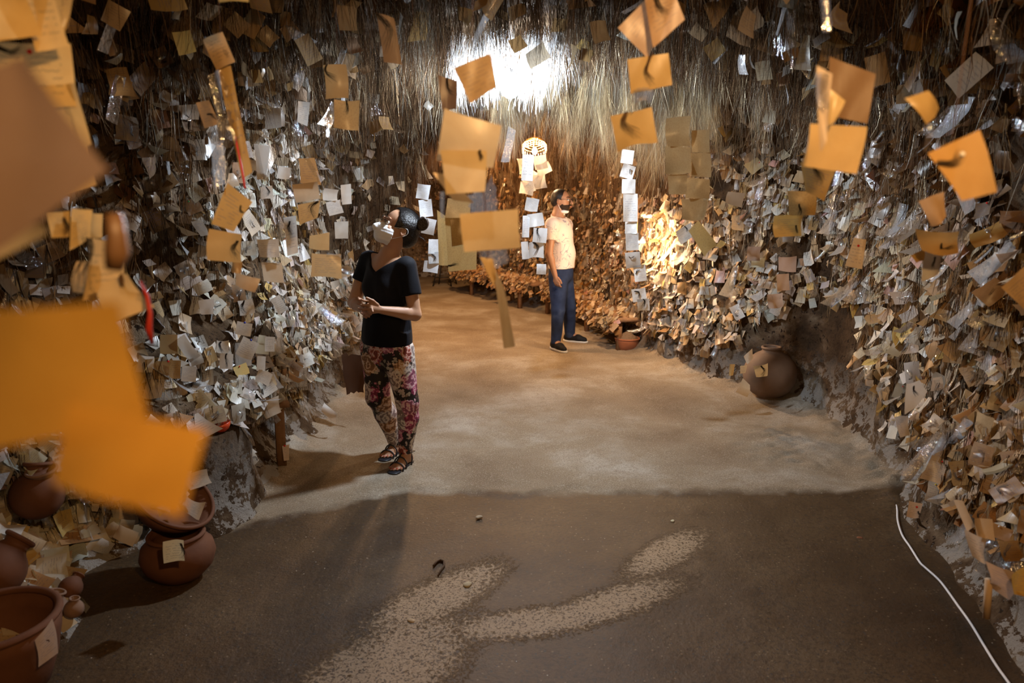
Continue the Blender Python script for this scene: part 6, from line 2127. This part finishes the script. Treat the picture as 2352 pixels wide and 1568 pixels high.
def build_man():
    Y0 = 8.0
    base = onfloor(1295, 797)
    root = empty('person', (base.x, Y0, 0))
    tag(root, 'bearded man in glasses, pale leaf-print T-shirt and jeans, mask under chin, facing right', 'person')
    P = lambda x, y, Y: V3(at(x, y, Y))
    fw = unit(np.array([[.90, -.42, 0]]))[0]
    lf = np.array([.42, .90, 0.0])
    FR = np.array([lf, fw, [0, 0, 1]])
    hc = P(1289, 461, Y0)
    HB = basis((.93, -.36, -.06)); hl, hf, hu = HB
    H_ = lambda a, b, c: hc + hl * a + hf * b + hu * c
    pel = P(1289, 632, Y0); chest = P(1286, 540, Y0); neck0 = P(1281, 497, Y0)
    Rsh, Lsh = P(1268, 516, Y0 - .17), P(1300, 517, Y0 + .17)
    Rel, Lel = P(1261, 582, Y0 - .24), P(1298, 590, Y0 + .32)
    Rwr, Lwr = P(1275, 632, Y0 - .25), P(1306, 640, Y0 + .36)
    Rhip, Lhip = pel - lf * .09 - [0, 0, .03], pel + lf * .09 - [0, 0, .03]
    Rkn, Lkn = P(1281, 712, Y0 - .15), P(1307, 704, Y0 + .13)
    ra, la = V3(onfloor(1276, 803)), V3(onfloor(1309, 785))
    Ran, Lan = ra + [0, 0, .09], la + [0, 0, .09]
    rd, ld = unit((V3(onfloor(1302, 811)) - V3(onfloor(1266, 797)))[None])[0], unit((V3(onfloor(1350, 788)) - V3(onfloor(1300, 783)))[None])[0]
    B = Field((Rel[0] - .22, Y0 - .48, -.02), (Lwr[0] + .22, Y0 + .46, 1.80), .0062)
    B.ell(pel, (.142, .095, .12), FR, .03)
    B.ell(P(1288, 585, Y0), (.140, .110, .15), FR, .04)
    B.ell(chest, (.170, .115, .17), FR, .05)
    B.cone(Lsh - lf * .02, Rsh + lf * .02, .058, .058, .05)
    B.cone(chest + [0, 0, .12], neck0 + [0, 0, .01], .08, .062, .04)
    B.cone(neck0, hc - hf * .02 - hu * .06, .060, .056, .02)
    for sh, el, wr in ((Lsh, Lel, Lwr), (Rsh, Rel, Rwr)):
        B.cone(sh, el, .050, .040, .02)
        mid = el + (wr - el) * .3
        B.cone(el, mid, .039, .040, .015); B.cone(mid, wr, .040, .026, .015)
    for hp, kn, an in ((Lhip, Lkn, Lan), (Rhip, Rkn, Ran)):
        B.cone(hp, kn, .078, .052, .015); B.cone(kn, an, .050, .038, .015)
    for an, d in ((Lan, ld), (Ran, rd)):
        B.cone(an, an + d * .14 - [0, 0, .05], .04, .03, .02)
    B.ell(H_(0, -.012, .030), (.078, .098, .088), HB, .02)
    B.ell(H_(0, .018, -.040), (.060, .070, .068), HB, .025)
    B.ell(H_(0, .060, -.090), (.028, .026, .020), HB, .02)
    B.cone(H_(0, .100, .016), H_(0, .124, -.018), .010, .014, .008)
    B.ell(H_(0, .104, -.050), (.024, .012, .014), HB, .010)
    for s in (-1, 1):
        B.ell(H_(s * .032, .100, .018), (.019, .012, .013), HB, .010, 'sub')
        B.cone(H_(s * .012, .096, .036), H_(s * .05, .080, .036), .009, .007, .008)
        B.ell(H_(s * .080, -.005, -.008), (.009, .019, .032), HB, .004)
    # near hand hanging relaxed, fingers curled; far hand likewise
    for wr, el, dy in ((Rwr, Rel, 0), (Lwr, Lel, 0)):
        dn = unit((wr - el)[None])[0] * .5 + np.array([0, 0, -1]) * .6 + fw * .12
        dn = unit(dn[None])[0]
        tips = []
        for k in range(4):
            off = fw * (.026 - k * .0175)
            kn = wr + dn * (.075 - k * .003) + off
            p1 = kn + dn * (.030 - .002 * k) + lf * .004 * (1 if wr is Rwr else -1)
            p2 = p1 + dn * .018 + (lf if wr is Rwr else -lf) * .018 - fw * .002
            p3 = p2 + dn * .004 + (lf if wr is Rwr else -lf) * .018
            tips.append([kn, p1, p2, p3])
        th = [wr + dn * .025 + fw * .028, wr + dn * .055 + fw * .046, wr + dn * .085 + fw * .048 + (lf if wr is Rwr else -lf) * .01]
        hand(B, wr, None, tips, .0098, thumb=th)
    person_part('body', B, M['skin_m'], root)
    # T-shirt
    T = Field((Rel[0] - .16, Y0 - .42, .85), (Lel[0] + .2, Y0 + .42, 1.52), .0060)
    T.ell(chest + [0, 0, .0], (.188, .135, .19), FR, 0)
    T.ell(P(1289, 583, Y0), (.170, .145, .19), FR, .06)
    T.ell(P(1294, 588, Y0), (.11, .11, .13), FR, .06)
    T.ell(pel + [0, 0, .06], (.172, .136, .15), FR, .05)
    T.cone(Lsh - lf * .02, Rsh + lf * .02, .076, .076, .05)
    T.cone(chest + [0, 0, .12], neck0 - [0, 0, .0], .095, .075, .03)
    T.cone(Rsh, Rsh + (Rel - Rsh) * .75, .074, .074, .03)
    T.cone(Lsh, Lsh + (Lel - Lsh) * .75, .074, .074, .03)
    sl, G = T._sub(T.lo, T.lo + T.n * T.h)
    G = G.astype(np.float32)
    T.D = np.maximum(T.D, P(1290, 615, Y0)[2] - G[..., 2])
    for sh, el in ((Rsh, Rel), (Lsh, Lel)):
        d_ = unit((el - sh)[None])[0].astype(np.float32)
        cp_ = (sh + (el - sh) * .56).astype(np.float32)
        sd_ = lf * (1 if sh is Lsh else -1)
        inarm = ((G - chest.astype(np.float32)) @ sd_.astype(np.float32)) > .150
        near = np.linalg.norm(G - (sh + (el - sh) * .85).astype(np.float32), axis=-1) < .19
        T.D = np.where(inarm & near, np.maximum(T.D, (G - cp_) @ d_), T.D)
    nc = np.linalg.norm((G - (neck0 + [0, 0, .035] + fw * .015).astype(np.float32)) * np.array([1, 1, .8], dtype=np.float32), axis=-1) - .085
    T.D = np.maximum(T.D, -nc)
    T.ripple(.006, 8, 15)
    person_part('shirt', T, M['leaf_print'], root)
    J = Field((Rkn[0] - .2, Y0 - .40, .02), (Lkn[0] + .2, Y0 + .36, 1.02), .0062)
    J.ell(pel + [0, 0, .03], (.168, .130, .14), FR, 0)
    for hp, kn, an in ((Lhip, Lkn, Lan), (Rhip, Rkn, Ran)):
        J.cone(hp, kn, .102, .074, .03); J.cone(kn, an + [0, 0, .0], .072, .056, .02)
    J.ripple(.007, 11, 25)
    sl, G = J._sub(J.lo, J.lo + J.n * J.h)
    J.D = np.maximum(J.D, .055 - G[..., 2])
    person_part('jeans', J, M['denim'], root)
    for an, d in ((Lan, ld), (Ran, rd)):
        sd = np.array([-d[1], d[0], 0])
        c = np.array([an[0], an[1], 0])
        S = Field(np.minimum(c - d * .1, c + d * .24) - [.09, .09, .02], np.maximum(c - d * .1, c + d * .24) + [.09, .09, .17], .0052)
        S.cone(c - d * .03 + [0, 0, .055], c + d * .10 + [0, 0, .048], .046, .044, 0)
        S.cone(c + d * .10 + [0, 0, .048], c + d * .17 + [0, 0, .036], .044, .036, .02)
        S.cone(c + [0, 0, .05], c + [0, 0, .10], .048, .052, .02)
        sl, G = S._sub(S.lo, S.lo + S.n * S.h)
        S.D = np.maximum.reduce([S.D, .024 - G[..., 2], G[..., 2] - .118])
        sh_ = person_part('shoe', S, M['shoe_black'], root)
        S = Field(np.minimum(c - d * .1, c + d * .26) - [.09, .09, .02], np.maximum(c - d * .1, c + d * .26) + [.09, .09, .06], .0052)
        S.cone(c - d * .035 + [0, 0, .02], c + d * .09 + [0, 0, .02], .048, .046, 0)
        S.cone(c + d * .09 + [0, 0, .02], c + d * .175 + [0, 0, .02], .046, .043, .01)
        sl, G = S._sub(S.lo, S.lo + S.n * S.h)
        S.D = np.maximum.reduce([S.D, .001 - G[..., 2], G[..., 2] - .027])
        V, polys = S.mesh(); child('sole', V, polys, M['sole_white'], sh_)
    # short hair, beard
    Hh = Field(hc - .2, hc + .2, .0048)
    Hh.ell(H_(0, -.016, .032), (.083, .100, .092), HB, 0)
    Hh.ell(H_(0, -.055, -.015), (.070, .056, .058), HB, .02)
    sl, G = Hh._sub(Hh.lo, Hh.lo + Hh.n * Hh.h)
    q = (G - hc.astype(np.float32)) @ HB.T.astype(np.float32)
    Hh.D = np.maximum.reduce([Hh.D, np.minimum(q[..., 1] - .035 + .5 * np.abs(q[..., 0]) * 0, .02 + 0 * q[..., 0]) * 1.0 + 0 * q[..., 0]])
    Hh.D = np.maximum(Hh.D, -(np.linalg.norm((q - np.array([0, .085, .028], dtype=np.float32)) / np.array([.12, .075, .06], dtype=np.float32), axis=-1) - 1) * .06)
    Hh.D = np.maximum(Hh.D, -(np.linalg.norm((q * np.array([0, 1, 1], dtype=np.float32) - np.array([0, .01, -.03], dtype=np.float32)) / np.array([1, .03, .042], dtype=np.float32), axis=-1) - 1) * .03)
    person_part('hair', Hh, M['hair_black'], root)
    Bd = Field(hc - .2, hc + .2, .0048)
    Bd.ell(H_(0, .018, -.043), (.0625, .0725, .0705), HB, 0)
    Bd.ell(H_(0, .062, -.091), (.030, .029, .023), HB, .02)
    Bd.ell(H_(0, .104, -.048), (.0255, .0135, .0165), HB, .008)
    sl, G = Bd._sub(Bd.lo, Bd.lo + Bd.n * Bd.h)
    q = (G - hc.astype(np.float32)) @ HB.T.astype(np.float32)
    Bd.D = np.maximum.reduce([Bd.D, q[..., 2] + .036 - np.clip(.05 - q[..., 1], 0, .06) * .9 * (np.abs(q[..., 0]) > .03) - .010 * (q[..., 1] > .095), .0 - q[..., 1]])
    Bd.D = np.maximum(Bd.D, -(np.linalg.norm((q - np.array([0, .118, -.052], dtype=np.float32)) / np.array([.020, .016, .007], dtype=np.float32), axis=-1) - 1) * .01)
    Bd.ripple(.002, 60, 31)
    person_part('beard', Bd, M['beard'], root)
    v_, p_ = tube([H_(-.018, .112, -.052), H_(0, .1205, -.051), H_(.018, .112, -.052)], [.003, .0055, .003], 8)
    child('lips', v_, p_, M['lips'], root)
    Mk = Field(hc - .2, hc + .2, .0048)
    Mk.ell(H_(0, .038, -.108), (.052, .055, .024), HB, 0)
    sl, G = Mk._sub(Mk.lo, Mk.lo + Mk.n * Mk.h)
    q = (G - hc.astype(np.float32)) @ HB.T.astype(np.float32)
    Mk.D = np.maximum(Mk.D, .0 - q[..., 1])
    mk = person_part('face_mask', Mk, M['mask_w'], root, 'white mask pulled under the chin')
    for s in (-1, 1):
        v_, p_ = tube([H_(s * .058, .02, -.095), H_(s * .075, .0, -.05), H_(s * .085, -.012, -.02)], .002, 6)
        child('ear_loop', v_, p_, M['mask_w'], mk)
        e = empty('eye', (0, 0, 0)); e.parent = root; e.location = Vector(H_(s * .032, .086, .015)) - root.location
        R_ = Matrix(HB).transposed()
        v_, p_ = lathe([(0, -.0115)] + [(.0118 * math.cos(a), .0118 * math.sin(a)) for a in np.linspace(-1.2, 1.2, 9)] + [(0, .0115)], H_(s * .032, .087, .015), R_, 16)
        child('eyeball', v_, p_, M['eye_white'], e)
        v_, p_ = lathe([(0, .0006), (.0052, .0004), (.0056, -.002)], H_(s * .032, .087, .015) + hf * .0117, Vector(hf).to_track_quat('Z', 'Y').to_matrix(), 12)
        child('iris', v_, p_, M['iris'], e)
        v_, p_ = tube([H_(s * .014, .105, .036), H_(s * .030, .102, .042), H_(s * .050, .084, .038)], [.003, .0038, .002], 6, flat=.6)
        child('eyebrow', v_, p_, M['brow'], root)
    gs = empty('glasses', (0, 0, 0)); gs.parent = root; gs.location = Vector(H_(0, .11, .015)) - root.location
    for s in (-1, 1):
        c = H_(s * .033, .112, .012)
        ring = [c + hl * .025 * math.cos(a) + hu * .018 * math.sin(a) for a in np.linspace(0, 2 * PI, 17)]
        v_, p_ = tube(ring, .0018, 6, cap=False); child('rim', v_, p_, M['metal_frame'], gs)
        v_ = np.array([c] + ring[:-1]); child('lens', v_, [np.array([(0, i + 1, (i + 1) % 16 + 1) for i in range(16)])], M['lens'], gs)
        v_, p_ = tube([H_(s * .058, .110, .018), H_(s * .080, .06, .018), H_(s * .087, -.005, .014), H_(s * .086, -.02, -.002)], .0018, 6); child('temple', v_, p_, M['metal_frame'], gs)
    v_, p_ = tube([H_(-.009, .114, .016), H_(0, .118, .019), H_(.009, .114, .016)], .0018, 6); child('bridge', v_, p_, M['metal_frame'], gs)
    return root


build_woman()
build_man()
